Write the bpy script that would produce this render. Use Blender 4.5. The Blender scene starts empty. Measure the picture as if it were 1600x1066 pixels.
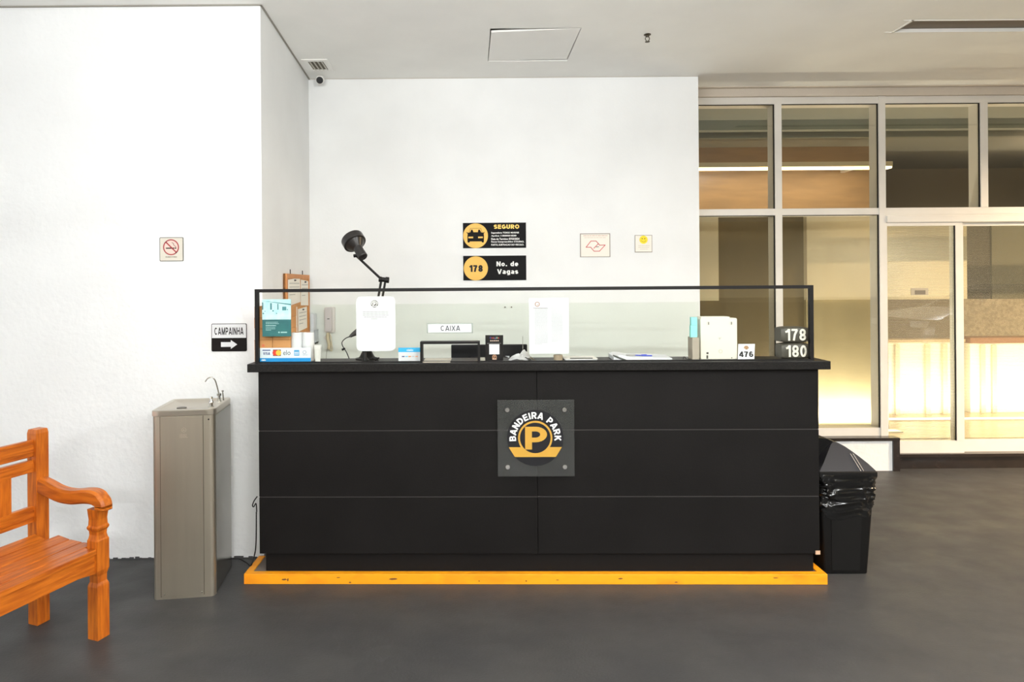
import bpy, bmesh, math, random
from mathutils import Vector, Matrix, noise
random.seed(7)
R = math.radians
PI = math.pi
SC = bpy.context.scene
C = SC.collection

# ---------------------------------------------------------------- camera
CAM_Z = 1.53; FPX = 980.0; PX0 = 735.0; PY0 = 445.0; ROLL = 0.0075
cd = bpy.data.cameras.new('camera'); cam = bpy.data.objects.new('camera', cd); C.objects.link(cam)
cd.sensor_width = 36; cd.sensor_fit = 'HORIZONTAL'; cd.lens = FPX/1600*36
cd.shift_x = (800-PX0)/1600; cd.shift_y = -(533-PY0)/1600
cd.clip_start = 0.05
cam.matrix_world = Matrix.Translation((0, 0, CAM_Z)) @ Matrix.Rotation(ROLL, 4, 'Y') @ Matrix.Rotation(PI/2, 4, 'X')
SC.camera = cam

def at(x, y, Y):
    """point of the place seen at photo pixel (x, y), at distance Y"""
    u, v = x-PX0, y-PY0
    u0 = u*math.cos(ROLL)-v*math.sin(ROLL); v0 = u*math.sin(ROLL)+v*math.cos(ROLL)
    return Vector((u0*Y/FPX, Y, CAM_Z-v0*Y/FPX))

# ---------------------------------------------------------------- world, exposure
w = bpy.data.worlds.new('world'); SC.world = w; w.use_nodes = True
wn = w.node_tree.nodes; bg = wn['Background']
bg.inputs[0].default_value = (0.93, 0.97, 1.0, 1); bg.inputs[1].default_value = 0.5
SC.view_settings.view_transform = 'Standard'; SC.view_settings.look = 'None'
SC.view_settings.gamma = 1; SC.view_settings.use_curve_mapping = False
SC.view_settings.exposure = 0.71

# ---------------------------------------------------------------- lights
def area(name, loc, target, sx, sy, power, col=(1, 1, 1), spread=180):
    l = bpy.data.lights.new(name, 'AREA'); l.shape = 'RECTANGLE'; l.size = sx; l.size_y = sy
    l.energy = power; l.color = col; l.spread = R(spread)
    o = bpy.data.objects.new(name, l); C.objects.link(o); o.location = loc
    o.rotation_euler = (Vector(target)-Vector(loc)).to_track_quat('-Z', 'Y').to_euler()
    return o
# daylight through the garage entrance, to the left behind the camera
area('daylight_entrance', (-5.9, -3.2, 1.5), (0.6, 1.6, 1.6), 4.5, 2.5, 90, (0.97, 0.985, 1.0))

# ---------------------------------------------------------------- helpers
def lin(c):
    c = c/255
    return c/12.92 if c <= .04045 else ((c+.055)/1.055)**2.4
def rgb(*c): return (lin(c[0]), lin(c[1]), lin(c[2]), 1)
MATS = {}
def mat(name, col, rough=.5, metal=0, var=0.0, vscale=8, bump=0, bscale=60, spec=.5, stretch=(1, 1, 1), col2=None, coat=0, vr=(.35, .65), detail=4, emit=None, estr=0, trans=0, sheen=0):
    if name in MATS: return MATS[name]
    m = bpy.data.materials.new(name); m.use_nodes = True; MATS[name] = m
    nt = m.node_tree; N = nt.nodes; L = nt.links; b = N['Principled BSDF']
    b.inputs['Base Color'].default_value = rgb(*col)
    b.inputs['Roughness'].default_value = rough; b.inputs['Metallic'].default_value = metal
    b.inputs['Specular IOR Level'].default_value = spec; b.inputs['Coat Weight'].default_value = coat
    if trans: b.inputs['Transmission Weight'].default_value = trans
    if emit:
        b.inputs['Emission Color'].default_value = rgb(*emit); b.inputs['Emission Strength'].default_value = estr
    tc = N.new('ShaderNodeTexCoord'); mp = N.new('ShaderNodeMapping'); L.new(tc.outputs['Object'], mp.inputs[0])
    mp.inputs['Scale'].default_value = stretch
    if var or col2:
        n = N.new('ShaderNodeTexNoise'); n.inputs['Scale'].default_value = vscale; n.inputs['Detail'].default_value = detail
        L.new(mp.outputs[0], n.inputs['Vector'])
        r = N.new('ShaderNodeValToRGB'); L.new(n.outputs[0], r.inputs[0])
        r.color_ramp.elements[0].position = vr[0]; r.color_ramp.elements[1].position = vr[1]
        c2 = col2 if col2 else tuple(max(0, c*(1-var)) for c in col)
        r.color_ramp.elements[0].color = rgb(*c2); r.color_ramp.elements[1].color = rgb(*col)
        L.new(r.outputs[0], b.inputs['Base Color'])
    if bump:
        n2 = N.new('ShaderNodeTexNoise'); n2.inputs['Scale'].default_value = bscale; n2.inputs['Detail'].default_value = 5
        L.new(mp.outputs[0], n2.inputs['Vector'])
        bp = N.new('ShaderNodeBump'); bp.inputs['Strength'].default_value = bump; bp.inputs['Distance'].default_value = .01
        L.new(n2.outputs[0], bp.inputs['Height']); L.new(bp.outputs[0], b.inputs['Normal'])
    return m

def glass(name, tint=(1, 1, 1), ior=1.45, stripes=False, rough=0.0, haze=0.0, boost=1.0):
    """thin clear sheet: straight-through transmission plus Fresnel reflection"""
    if name in MATS: return MATS[name]
    m = bpy.data.materials.new(name); m.use_nodes = True; MATS[name] = m
    nt = m.node_tree; N = nt.nodes; L = nt.links; N.remove(N['Principled BSDF']); out = N['Material Output']
    t = N.new('ShaderNodeBsdfTransparent'); t.inputs[0].default_value = (*tint, 1)
    g = N.new('ShaderNodeBsdfGlossy'); g.inputs['Roughness'].default_value = rough
    f = N.new('ShaderNodeFresnel'); f.inputs[0].default_value = ior
    ml = N.new('ShaderNodeMath'); ml.operation = 'MULTIPLY'; ml.inputs[1].default_value = boost; ml.use_clamp = True
    ge = N.new('ShaderNodeNewGeometry'); fb = N.new('ShaderNodeMath'); fb.operation = 'SUBTRACT'; fb.inputs[0].default_value = 1; L.new(ge.outputs['Backfacing'], fb.inputs[1])
    m0 = N.new('ShaderNodeMath'); m0.operation = 'MULTIPLY'; L.new(f.outputs[0], m0.inputs[0]); L.new(fb.outputs[0], m0.inputs[1])   # the reflection of the sheet is counted once, on its outer face
    L.new(m0.outputs[0], ml.inputs[0])
    mx = N.new('ShaderNodeMixShader'); L.new(ml.outputs[0], mx.inputs[0]); L.new(t.outputs[0], mx.inputs[1]); L.new(g.outputs[0], mx.inputs[2])
    last = mx
    if haze or stripes:
        d = N.new('ShaderNodeBsdfDiffuse'); d.inputs[0].default_value = (.85, .85, .8, 1)
        tr = N.new('ShaderNodeBsdfTranslucent'); tr.inputs[0].default_value = (.9, .88, .8, 1)
        ad = N.new('ShaderNodeMixShader'); ad.inputs[0].default_value = .6; L.new(d.outputs[0], ad.inputs[1]); L.new(tr.outputs[0], ad.inputs[2])
        m2 = N.new('ShaderNodeMixShader'); m2.inputs[0].default_value = haze
        if stripes:
            tc = N.new('ShaderNodeTexCoord'); sp = N.new('ShaderNodeSeparateXYZ'); L.new(tc.outputs['Object'], sp.inputs[0])
            a = N.new('ShaderNodeMath'); a.operation = 'MULTIPLY'; a.inputs[1].default_value = 1/.0125; L.new(sp.outputs[2], a.inputs[0])
            fr = N.new('ShaderNodeMath'); fr.operation = 'FRACT'; L.new(a.outputs[0], fr.inputs[0])
            gt = N.new('ShaderNodeMath'); gt.operation = 'LESS_THAN'; gt.inputs[1].default_value = .4; L.new(fr.outputs[0], gt.inputs[0])
            mu = N.new('ShaderNodeMath'); mu.operation = 'MULTIPLY'; mu.inputs[1].default_value = haze; L.new(gt.outputs[0], mu.inputs[0])
            L.new(mu.outputs[0], m2.inputs[0])
        L.new(last.outputs[0], m2.inputs[1]); L.new(ad.outputs[0], m2.inputs[2]); last = m2
    L.new(last.outputs[0], out.inputs[0])
    return m

def BM(): return bmesh.new()
def box(bm, lo, hi, bevel=0, seg=2, M=None):
    lo = Vector(lo); hi = Vector(hi)
    vs = [bm.verts.new((x, y, z)) for x in (lo.x, hi.x) for y in (lo.y, hi.y) for z in (lo.z, hi.z)]
    idx = [(0, 1, 3, 2), (4, 6, 7, 5), (0, 4, 5, 1), (2, 3, 7, 6), (0, 2, 6, 4), (1, 5, 7, 3)]
    fs = [bm.faces.new([vs[i] for i in f]) for f in idx]
    if bevel:
        es = list({e for f in fs for e in f.edges})
        r = bmesh.ops.bevel(bm, geom=es, offset=bevel, segments=seg, profile=.5, affect='EDGES')
        vs = list({v for v in r['verts']} | {v for v in vs if v.is_valid})
    if M is not None:
        bmesh.ops.transform(bm, matrix=M, verts=[v for v in vs if v.is_valid])
    return bm
def frame_from(d):
    d = d.normalized(); u = Vector((0, 0, 1)) if abs(d.z) < .95 else Vector((1, 0, 0))
    a = d.cross(u).normalized(); b = a.cross(d).normalized()
    return a, b
def loft(bm, rings, cap=True, closed=False):
    R_ = [[bm.verts.new(p) for p in r] for r in rings]
    n = len(R_[0])
    m = len(R_)
    for i in range(m if closed else m-1):
        A = R_[i]; B = R_[(i+1) % m]
        for j in range(n):
            bm.faces.new((A[j], A[(j+1) % n], B[(j+1) % n], B[j]))
    if cap and not closed:
        bm.faces.new(list(reversed(R_[0]))); bm.faces.new(R_[-1])
    return bm
def tube(bm, pts, rad, n=10, cap=True):
    pts = [Vector(p) for p in pts]; rings = []
    d0 = (pts[1]-pts[0]); a, b = frame_from(d0)
    for i, p in enumerate(pts):
        d = (pts[min(i+1, len(pts)-1)]-pts[max(i-1, 0)]).normalized()
        a = (a-d*a.dot(d)).normalized(); b = d.cross(a)
        r = rad[i] if isinstance(rad, (list, tuple)) else rad
        rings.append([p+a*r*math.cos(t)+b*r*math.sin(t) for t in [2*PI*k/n for k in range(n)]])
    return loft(bm, rings, cap)
def smoothpath(pts, k=6):
    pts = [Vector(p) for p in pts]; out = []
    for i in range(len(pts)-1):
        p0 = pts[max(i-1, 0)]; p1 = pts[i]; p2 = pts[i+1]; p3 = pts[min(i+2, len(pts)-1)]
        for j in range(k):
            t = j/k
            out.append(.5*((2*p1)+(-p0+p2)*t+(2*p0-5*p1+4*p2-p3)*t*t+(-p0+3*p1-3*p2+p3)*t**3))
    out.append(pts[-1]); return out
def lathe(bm, prof, n=32, o=(0, 0, 0), axis=(0, 0, 1)):
    """prof: list of (radius, height) along axis"""
    o = Vector(o); ax = Vector(axis).normalized(); a, b = frame_from(ax)
    rings = [[o+ax*h+(a*math.cos(2*PI*k/n)+b*math.sin(2*PI*k/n))*max(r, 1e-4) for k in range(n)] for r, h in prof]
    return loft(bm, rings, cap=True)
def prism(bm, poly, y0, y1, M=None):
    """poly in (x, z), extruded along y"""
    a = [bm.verts.new((x, y0, z)) for x, z in poly]; b = [bm.verts.new((x, y1, z)) for x, z in poly]
    n = len(poly)
    bm.faces.new(a); bm.faces.new(list(reversed(b)))
    for i in range(n): bm.faces.new((a[i], b[i], b[(i+1) % n], a[(i+1) % n]))
    if M is not None: bmesh.ops.transform(bm, matrix=M, verts=a+b)
    return bm
def disc(bm, cx, cz, r, y0, y1, n=40, r_in=0):
    if not r_in: return prism(bm, [(cx+r*math.cos(2*PI*k/n), cz+r*math.sin(2*PI*k/n)) for k in range(n)], y0, y1)
    rings = []
    for rr, yy in ((r, y0), (r, y1), (r_in, y1), (r_in, y0)):
        rings.append([Vector((cx+rr*math.cos(2*PI*k/n), yy, cz+rr*math.sin(2*PI*k/n))) for k in range(n)])
    return loft(bm, rings, closed=True)
def rrect(x0, z0, x1, z1, r, n=6, corners=(1, 1, 1, 1)):
    """rounded rectangle, corner flags: bottom-left, bottom-right, top-right, top-left"""
    out = []
    for (cx, cz, a, f, qx, qz) in ((x0+r, z0+r, PI, corners[0], x0, z0), (x1-r, z0+r, 1.5*PI, corners[1], x1, z0), (x1-r, z1-r, 0, corners[2], x1, z1), (x0+r, z1-r, .5*PI, corners[3], x0, z1)):
        if f: out += [(cx+r*math.cos(a+PI/2*k/n), cz+r*math.sin(a+PI/2*k/n)) for k in range(n+1)]
        else: out.append((qx, qz))
    return out
def stroke(bm, pts, wd, y0, y1, closed=False):
    """thick polyline in the xz plane"""
    n = len(pts)
    for i in range(n if closed else n-1):
        p = Vector(pts[i]); q = Vector(pts[(i+1) % n]); d = (q-p).normalized(); nn = Vector((-d.y, d.x))*wd/2; e = d*wd*.35
        p = p-e; q = q+e
        prism(bm, [tuple(p+nn), tuple(p-nn), tuple(q-nn), tuple(q+nn)], y0, y1)
    return bm
def text(bm, s, x0, z0, x1, z1, y, bold=0.0, th=.0006):
    """lettering filled exactly into the box x0..x1, z0..z1 (xz plane, facing -y)"""
    cu = bpy.data.curves.new('tmp', 'FONT'); cu.body = s; cu.size = 1; cu.offset = bold; cu.extrude = .01
    cu.resolution_u = 3
    ob = bpy.data.objects.new('tmp', cu); me = ob.to_mesh()
    xs = [v.co.x for v in me.vertices]; ys = [v.co.y for v in me.vertices]
    if not xs: return bm
    ax, bx_, ay, by = min(xs), max(xs), min(ys), max(ys)
    sx = (x1-x0)/(bx_-ax); sz = (z1-z0)/(by-ay)
    vv = [bm.verts.new((x0+(v.co.x-ax)*sx, y-(th/2 if v.co.z > 0 else -th/2), z0+(v.co.y-ay)*sz)) for v in me.vertices]
    for p in me.polygons:
        try: bm.faces.new([vv[i] for i in p.vertices])
        except ValueError: pass
    ob.to_mesh_clear(); bpy.data.objects.remove(ob); bpy.data.curves.remove(cu)
    return bm
def arctext(bm, s, cx, cz, r, a0, a1, h, y, bold, wfac=1.0, th=.0006):
    """letters set on an arc from angle a0 to a1 (radians), upright outward"""
    cu = bpy.data.curves.new('tmp', 'FONT'); cu.size = 1; cu.offset = bold; cu.extrude = .01; cu.resolution_u = 3
    ob = bpy.data.objects.new('tmp', cu)
    W = []
    for ch in s:
        if ch == ' ': W.append(.38); continue
        cu.body = ch; me = ob.to_mesh(); xs = [v.co.x for v in me.vertices]; W.append(max(xs)-min(xs)+.10); ob.to_mesh_clear()
    tot = sum(W); acc = 0
    for ch, wd in zip(s, W):
        t = (acc+wd/2)/tot; acc += wd
        if ch == ' ': continue
        a = a0+(a1-a0)*t
        cu.body = ch; me = ob.to_mesh()
        xs = [v.co.x for v in me.vertices]; mid = (min(xs)+max(xs))/2
        k = h/.72; kx = abs(a1-a0)*(r+h*.4)/tot*wfac
        vv = []
        for v in me.vertices:
            lx = (v.co.x-mid)*kx; lz = r+v.co.y*k
            vv.append(bm.verts.new((cx+lz*math.cos(a)+lx*math.sin(a), y-(th/2 if v.co.z > 0 else -th/2), cz+lz*math.sin(a)-lx*math.cos(a))))
        for p in me.polygons:
            try: bm.faces.new([vv[i] for i in p.vertices])
            except ValueError: pass
        ob.to_mesh_clear()
    bpy.data.objects.remove(ob); bpy.data.curves.remove(cu)
    return bm
def textlines(bm, x0, x1, ztop, n, pitch, h, y, short_last=True, words=(.06, .16), th=.0004):
    """small print too fine to read: rows of word-length strokes"""
    rr = random.Random(int(abs(x0)*1000)+n)
    for i in range(n):
        z = ztop-i*pitch; x = x0; xe = x1 if not (short_last and i == n-1) else x0+(x1-x0)*.55
        while x < xe-1e-5:
            wl = min((x1-x0)*rr.uniform(*words), xe-x)
            box(bm, (x, y-th, z-h), (x+wl, y, z)); x += wl+(x1-x0)*.02
    return bm

# ---- a small stroke alphabet for the bold sans-serif lettering of the signs
def _arc(cx, cy, rx, ry, a0, a1, n=12): return [(cx+rx*math.cos(R(a0+(a1-a0)*k/n)), cy+ry*math.sin(R(a0+(a1-a0)*k/n))) for k in range(n+1)]
def glyph(ch, t):
    """(advance box width, polylines of centre lines) for cap height 1 and stroke t"""
    h = t/2; T = 1-h
    def bowl(x0, x1, y0, y1):     # D-shaped bowl, open to the left
        ry = (y1-y0)/2; rx = min(ry, (x1-x0)*.8); return [(x0, y1), (x1-rx, y1)]+_arc(x1-rx, (y0+y1)/2, rx, ry, 90, -90)[1:-1]+[(x1-rx, y0), (x0, y0)]
    if ch == 'A': W = .76; return W, [[(h*.75, 0), (W/2-.01, 1)], [(W-h*.75, 0), (W/2+.01, 1)], [(W*.2, .27), (W*.8, .27)]]
    if ch == 'B': W = .68; return W, [[(h, 0), (h, 1)], bowl(h, W-h-.02, .52, T), bowl(h, W-h, h, .52)]
    if ch in 'CG':
        W = .76; c = _arc(W/2, .5, W/2-h, .5-h, 48, 312, 20)
        return W, [c] if ch == 'C' else [_arc(W/2, .5, W/2-h, .5-h, 48, 335, 20), [(W-h, .12), (W-h, .50-h*.2)], [(W*.54, .45), (W, .45)]]
    if ch == 'D': W = .72; return W, [[(h, 0), (h, 1)], bowl(h, W-h, h, T)]
    if ch == 'E': W = .62; return W, [[(h, 0), (h, 1)], [(h, T), (W, T)], [(h, .52), (W*.94, .52)], [(h, h), (W, h)]]
    if ch == 'H': W = .70; return W, [[(h, 0), (h, 1)], [(W-h, 0), (W-h, 1)], [(h, .52), (W-h, .52)]]
    if ch == 'I': W = t; return W, [[(h, 0), (h, 1)]]
    if ch == 'K': W = .72; return W, [[(h, 0), (h, 1)], [(h, .32), (W-h*1.2, 1)], [(W*.40, .56), (W-h*1.1, 0)]]
    if ch == 'M': W = .84; return W, [[(h, 0), (h, 1)], [(W-h, 0), (W-h, 1)], [(h, 1), (W/2, .0)], [(W-h, 1), (W/2, .0)]]
    if ch == 'N': W = .70; return W, [[(h, 0), (h, 1)], [(W-h, 0), (W-h, 1)], [(h, .98), (W-h, .02)]]
    if ch in 'O0': W = .80 if ch == 'O' else .56; c = _arc(W/2, .5, W/2-h, .5-h, 0, 360, 28); return W, [c+[c[1]]]
    if ch == 'P': W = .66; return W, [[(h, 0), (h, 1)], bowl(h, W-h, .42, T)]
    if ch == 'R': W = .70; return W, [[(h, 0), (h, 1)], bowl(h, W-h-.01, .46, T), [(W*.50, .44), (W-h, 0)]]
    if ch == 'S':
        W = .66; r = .25-h/2
        return W, [_arc(W/2, T-r, W/2-h, r, 25, 180, 10)+_arc(W/2, T-r, W/2-h, r, 200, 255, 4)+_arc(W/2, h+r, W/2-h, r, 80, 20, 4)+_arc(W/2, h+r, W/2-h, r, 0, -155, 10)]
    if ch == 'U': W = .70; return W, [[(h, 1), (h, .34)]+_arc(W/2, .34, W/2-h, .34-h, 180, 360)[1:-1]+[(W-h, .34), (W-h, 1)]]
    if ch == 'V': W = .74; return W, [[(h*.75, 1), (W/2-.01, 0)], [(W-h*.75, 1), (W/2+.01, 0)]]
    if ch == 'X': W = .72; return W, [[(h*.9, 0), (W-h*.9, 1)], [(h*.9, 1), (W-h*.9, 0)]]
    if ch == '1': W = .40; return W, [[(W-h, 0), (W-h, 1)], [(0, .74), (W*.45, .80), (W-h*1.2, .97)]]
    if ch == '7': W = .56; return W, [[(0, T), (W-h*.6, T)], [(W-h, T), (W*.50, .52), (W*.34, 0)]]
    if ch == '8': W = .56; a = _arc(W/2, .75-h*.55, W/2-h*1.15, .25-h*.45, 0, 360, 20); b = _arc(W/2, .275, W/2-h, .275-h, 0, 360, 20); return W, [a+[a[1]], b+[b[1]]]
    if ch == '4': W = .60; return W, [[(W*.70, 0), (W*.70, 1)], [(W*.70, .96), (h*.6, .30)], [(0, .26), (W, .26)]]
    if ch == '6': W = .56; b = _arc(W/2, .32, W/2-h, .32-h, 0, 360, 20); return W, [b+[b[1]], _arc(W/2, .5, W/2-h, .5-h, 40, 185, 12)+[(h, .32)]]
    # lower case, x-height .74
    X = .74
    if ch in 'ocde':
        W = .60; c = _arc(W/2, X/2, W/2-h, X/2-h, 0, 360, 22)
        if ch == 'o': return W, [c+[c[1]]]
        if ch == 'e': return W, [_arc(W/2, X/2, W/2-h, X/2-h, 0, 315, 18), [(h, X/2-.02), (W-h*.2, X/2-.02)]]
        if ch == 'd': return W, [c+[c[1]], [(W-h, 0), (W-h, 1)]]
    if ch == 'a': W = .56; c = _arc(W*.46, .22, W*.46-h, .22-h, 0, 360, 18); return W, [c+[c[1]], [(W-h, 0), (W-h, X*.62)]+_arc(W/2, X*.62, W/2-h, X*.38-h, 0, 150, 8)]
    if ch == 'g': W = .60; c = _arc(W/2, X/2, W/2-h, X/2-h, 0, 360, 22); return W, [c+[c[1]], [(W-h, X), (W-h, -.06)]+_arc(W/2, -.06, W/2-h, .20-h, 0, -150, 8)]
    if ch == 's':
        W = .54; r = X/4-h/2+.01; return W, [_arc(W/2, X-h-r, W/2-h, r, 25, 180, 8)+_arc(W/2, X-h-r, W/2-h, r, 205, 255, 3)+_arc(W/2, h+r, W/2-h, r, 75, 20, 3)+_arc(W/2, h+r, W/2-h, r, 0, -155, 8)]
    if ch == '.': return t*1.1, [[(t*.55, 0), (t*.55, t*1.1)]]
    return .3, []
def ribbon(bm, pts, t, y0, y1, f):
    """mitred band along pts (unit space), mapped by f to (x, z)"""
    P_ = [Vector(p) for p in pts]; n = len(P_); L = []; Q = []
    for i, p in enumerate(P_):
        d0 = (p-P_[i-1]).normalized() if i else None; d1 = (P_[i+1]-p).normalized() if i < n-1 else None
        if d0 is None: nn = Vector((-d1.y, d1.x)); k = 1
        elif d1 is None: nn = Vector((-d0.y, d0.x)); k = 1
        else:
            m_ = Vector((-d0.y-d1.y, d0.x+d1.x)); nn = m_.normalized() if m_.length > 1e-6 else Vector((-d0.y, d0.x)); k = min(1/max(.3, nn.dot(Vector((-d0.y, d0.x)))), 1.8)
        L.append(f(*(p+nn*t/2*k))); Q.append(f(*(p-nn*t/2*k)))
    for i in range(n-1): prism(bm, [L[i], Q[i], Q[i+1], L[i+1]], y0, y1)
def sans(bm, s, x0, z0, x1, z1, y, t=.2, th=.0006, gap=.16, desc=0):
    """bold lettering filling x0..x1; cap height z0..z1"""
    ws = [glyph(c, t)[0] if c != ' ' else .30 for c in s]; tot = sum(ws)+gap*(len(s)-1); k = (x1-x0)/tot; h = z1-z0; u = 0
    for c, w_ in zip(s, ws):
        if c != ' ':
            for q_, pl in enumerate(glyph(c, t)[1]): ribbon(bm, pl, t, y-th/2-q_*.00008, y+th/2, lambda a, b, u=u: (x0+(u+a)*k, z0+b*h))
        u += w_+gap
    return bm
def arcsans(bm, s, cx, cz, r, a0, a1, h, y, t=.2, th=.0006, gap=.2):
    ws = [glyph(c, t)[0] if c != ' ' else .35 for c in s]; tot = sum(ws)+gap*(len(s)-1); u = 0
    kx = abs(a1-a0)*(r+h*.45)/tot
    for c, w_ in zip(s, ws):
        a = a0+(a1-a0)*(u+w_/2)/tot
        if c != ' ':
            for q_, pl in enumerate(glyph(c, t)[1]):
                ribbon(bm, pl, t, y-th/2-q_*.00008, y+th/2, lambda p, q, a=a, w_=w_: (cx+(r+q*h)*math.cos(a)+(p-w_/2)*kx*math.sin(a), cz+(r+q*h)*math.sin(a)-(p-w_/2)*kx*math.cos(a)))
        u += w_+gap
    return bm

def obj(name, bm, m, parent=None, smooth=False, loc=None, rotz=0, label=None):
    bmesh.ops.recalc_face_normals(bm, faces=bm.faces[:])
    me = bpy.data.meshes.new(name); bm.to_mesh(me); bm.free()
    for mm in (m if isinstance(m, (list, tuple)) else [m]): me.materials.append(mm)
    if smooth:
        for p in me.polygons: p.use_smooth = True
        if smooth != 'full': me.set_sharp_from_angle(angle=R(smooth if smooth is not True else 38))
    o = bpy.data.objects.new(name, me); C.objects.link(o)
    if parent is not None: o.parent = parent
    if loc is not None: o.location = loc
    if rotz: o.rotation_euler = (0, 0, rotz)
    if label: o['label'] = label
    return o
def thing(name, label, cat, loc=(0, 0, 0), rotz=0, group=None):
    o = bpy.data.objects.new(name, None); C.objects.link(o); o.empty_display_size = .1
    o.location = loc; o.rotation_euler = (0, 0, rotz); return tag(o, label, cat, group)
def tag(o, label, cat, group=None):
    o['label'] = label; o['category'] = cat
    if group: o['group'] = group
    return o
def struct(name, bm, m, parent=None, smooth=False):
    o = obj(name, bm, m, parent, smooth)
    if parent is None: o['kind'] = 'structure'
    return o
def sroot(name, loc=(0, 0, 0)):
    o = bpy.data.objects.new(name, None); C.objects.link(o); o.location = loc; o['kind'] = 'structure'; return o

# ---------------------------------------------------------------- materials
def wallmat(name, col, bump=.35, bscale=45):
    return mat(name, col, rough=.75, var=.02, vscale=2.5, bump=bump, bscale=bscale, spec=.25)
M_WALL = wallmat('white_wall_paint', (234, 235, 234), .35, 30)
M_WALLB = wallmat('smooth_white_wall', (237, 238, 237), .06, 60)
M_CEIL = wallmat('ceiling_paint', (244, 243, 238), .03, 60)
M_DARKGAP = mat('shadow_gap', (58, 54, 46), .8)
M_ALU = mat('painted_aluminium', (226, 222, 214), .4, var=.03, vscale=4, spec=.4)
M_FLOORN = 'painted_concrete'
def floormat():
    m = mat(M_FLOORN, (72, 71, 70), rough=.42, spec=.25, col2=(59, 59, 60), vscale=2.6, stretch=(.9, 1.25, 1), vr=(.2, .8), detail=8, bump=.12, bscale=90)
    nt = m.node_tree; N = nt.nodes; L = nt.links; b = N['Principled BSDF']
    n = N.new('ShaderNodeTexNoise'); n.inputs['Scale'].default_value = 5; n.inputs['Detail'].default_value = 9
    tc = N.new('ShaderNodeTexCoord'); mp = N.new('ShaderNodeMapping'); mp.inputs['Scale'].default_value = (.9, 1.2, 1); L.new(tc.outputs['Object'], mp.inputs[0]); L.new(mp.outputs[0], n.inputs['Vector'])
    mr = N.new('ShaderNodeMapRange'); mr.inputs['From Min'].default_value = .3; mr.inputs['From Max'].default_value = .7
    mr.inputs['To Min'].default_value = .34; mr.inputs['To Max'].default_value = .58
    L.new(n.outputs[0], mr.inputs[0]); L.new(mr.outputs[0], b.inputs['Roughness'])
    return m
M_FLOOR = floormat()
M_BLACKLAM = mat('black_laminate', (23, 21, 20), rough=.55, spec=.14, col2=(19, 17, 16), vscale=3, stretch=(1, 1, 1), bump=.05, bscale=120)
M_GRANITE = mat('dark_worktop', (34, 32, 30), rough=.4, spec=.18, col2=(18, 17, 16), vscale=160, detail=2)
M_ORANGE = mat('yellow_orange_paint', (246, 160, 14), rough=.5, col2=(222, 128, 8), vscale=9, stretch=(.4, 1, 1), vr=(.25, .5))
M_BLACK = mat('black_plastic', (18, 17, 16), rough=.42, spec=.25)
M_BLACKM = mat('black_metal', (20, 18, 17), rough=.45, spec=.22)
M_PAPER = mat('white_paper', (218, 219, 220), rough=.8, spec=.2)
M_WHITEP = mat('white_plastic', (238, 236, 230), rough=.45)
M_CREAM = mat('cream_plastic', (224, 219, 202), rough=.42)
M_CARD = mat('kraft_cardboard', (208, 152, 96), rough=.85, col2=(194, 138, 84), vscale=10, bump=.05, bscale=200)
M_TEXTD = mat('black_ink', (25, 22, 22), rough=.7)
M_TEXTG = mat('grey_ink', (166, 166, 164), rough=.8)
M_TEXTW = mat('white_ink', (240, 240, 236), rough=.6)
M_YEL = mat('yellow_vinyl', (236, 184, 78), rough=.5)
M_GOLD = mat('gold_vinyl', (196, 150, 56), rough=.45)
M_SIGNB = mat('black_sign_vinyl', (22, 21, 22), rough=.6, spec=.12)
M_STEEL = mat('brushed_steel', (176, 168, 152), rough=.38, metal=.8, var=.025, vscale=3, stretch=(8, 8, .6), bump=.02, bscale=60)
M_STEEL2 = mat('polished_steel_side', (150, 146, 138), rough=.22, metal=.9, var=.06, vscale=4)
M_CHROME = mat('chrome', (200, 198, 192), rough=.14, metal=1)
def wood(name, a, b):
    return mat(name, a, rough=.36, spec=.5, col2=b, vscale=5, stretch=(1.2, 14, 14), vr=(.3, .62), detail=7, bump=.06, bscale=30)
M_WOOD = wood('varnished_orange_wood', (200, 110, 28), (152, 70, 12))
M_WOODV = mat('varnished_orange_wood_upright', (200, 110, 28), rough=.36, spec=.5, col2=(148, 66, 12), vscale=5, stretch=(14, 14, 1.4), vr=(.28, .62), detail=7, bump=.06, bscale=30)
M_WOODY = mat('varnished_orange_wood_arm', (200, 110, 28), rough=.36, spec=.5, col2=(152, 70, 12), vscale=5, stretch=(14, 1.4, 10), vr=(.28, .62), detail=7, bump=.06, bscale=30)
M_GLASS = glass('booth_glass', (.988, .996, .99), 1.45, boost=.8)
M_GLASSE = glass('glass_edge', (.75, .88, .82), 1.5)
M_WGLASS = glass('lobby_glass', (.90, .90, .86), 1.5, boost=2.2)
M_WGLASSF = glass('lobby_glass_striped', (.86, .87, .82), 1.5, stripes=True, haze=.22, boost=3.6)

M_WGLASSR = glass('lobby_glass_striped_pale', (.86, .87, .82), 1.5, stripes=True, haze=.16, boost=2.2)

# ================================================================= SETTING
YL, YB, YW = 3.53, 4.80, 5.13     # left wall, recess back wall, window wall
CZ = 3.114
XR0, XR1 = -1.172, -1.228         # recess side wall, front and back
XE = 1.755                        # right end of the back wall
XLO, XHI, YBACK = -6.0, 14.5, -6.0

bm = BM(); box(bm, (XLO, YBACK, -.1), (XHI, YW+.02, 0)); struct('floor', bm, M_FLOOR)
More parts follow.
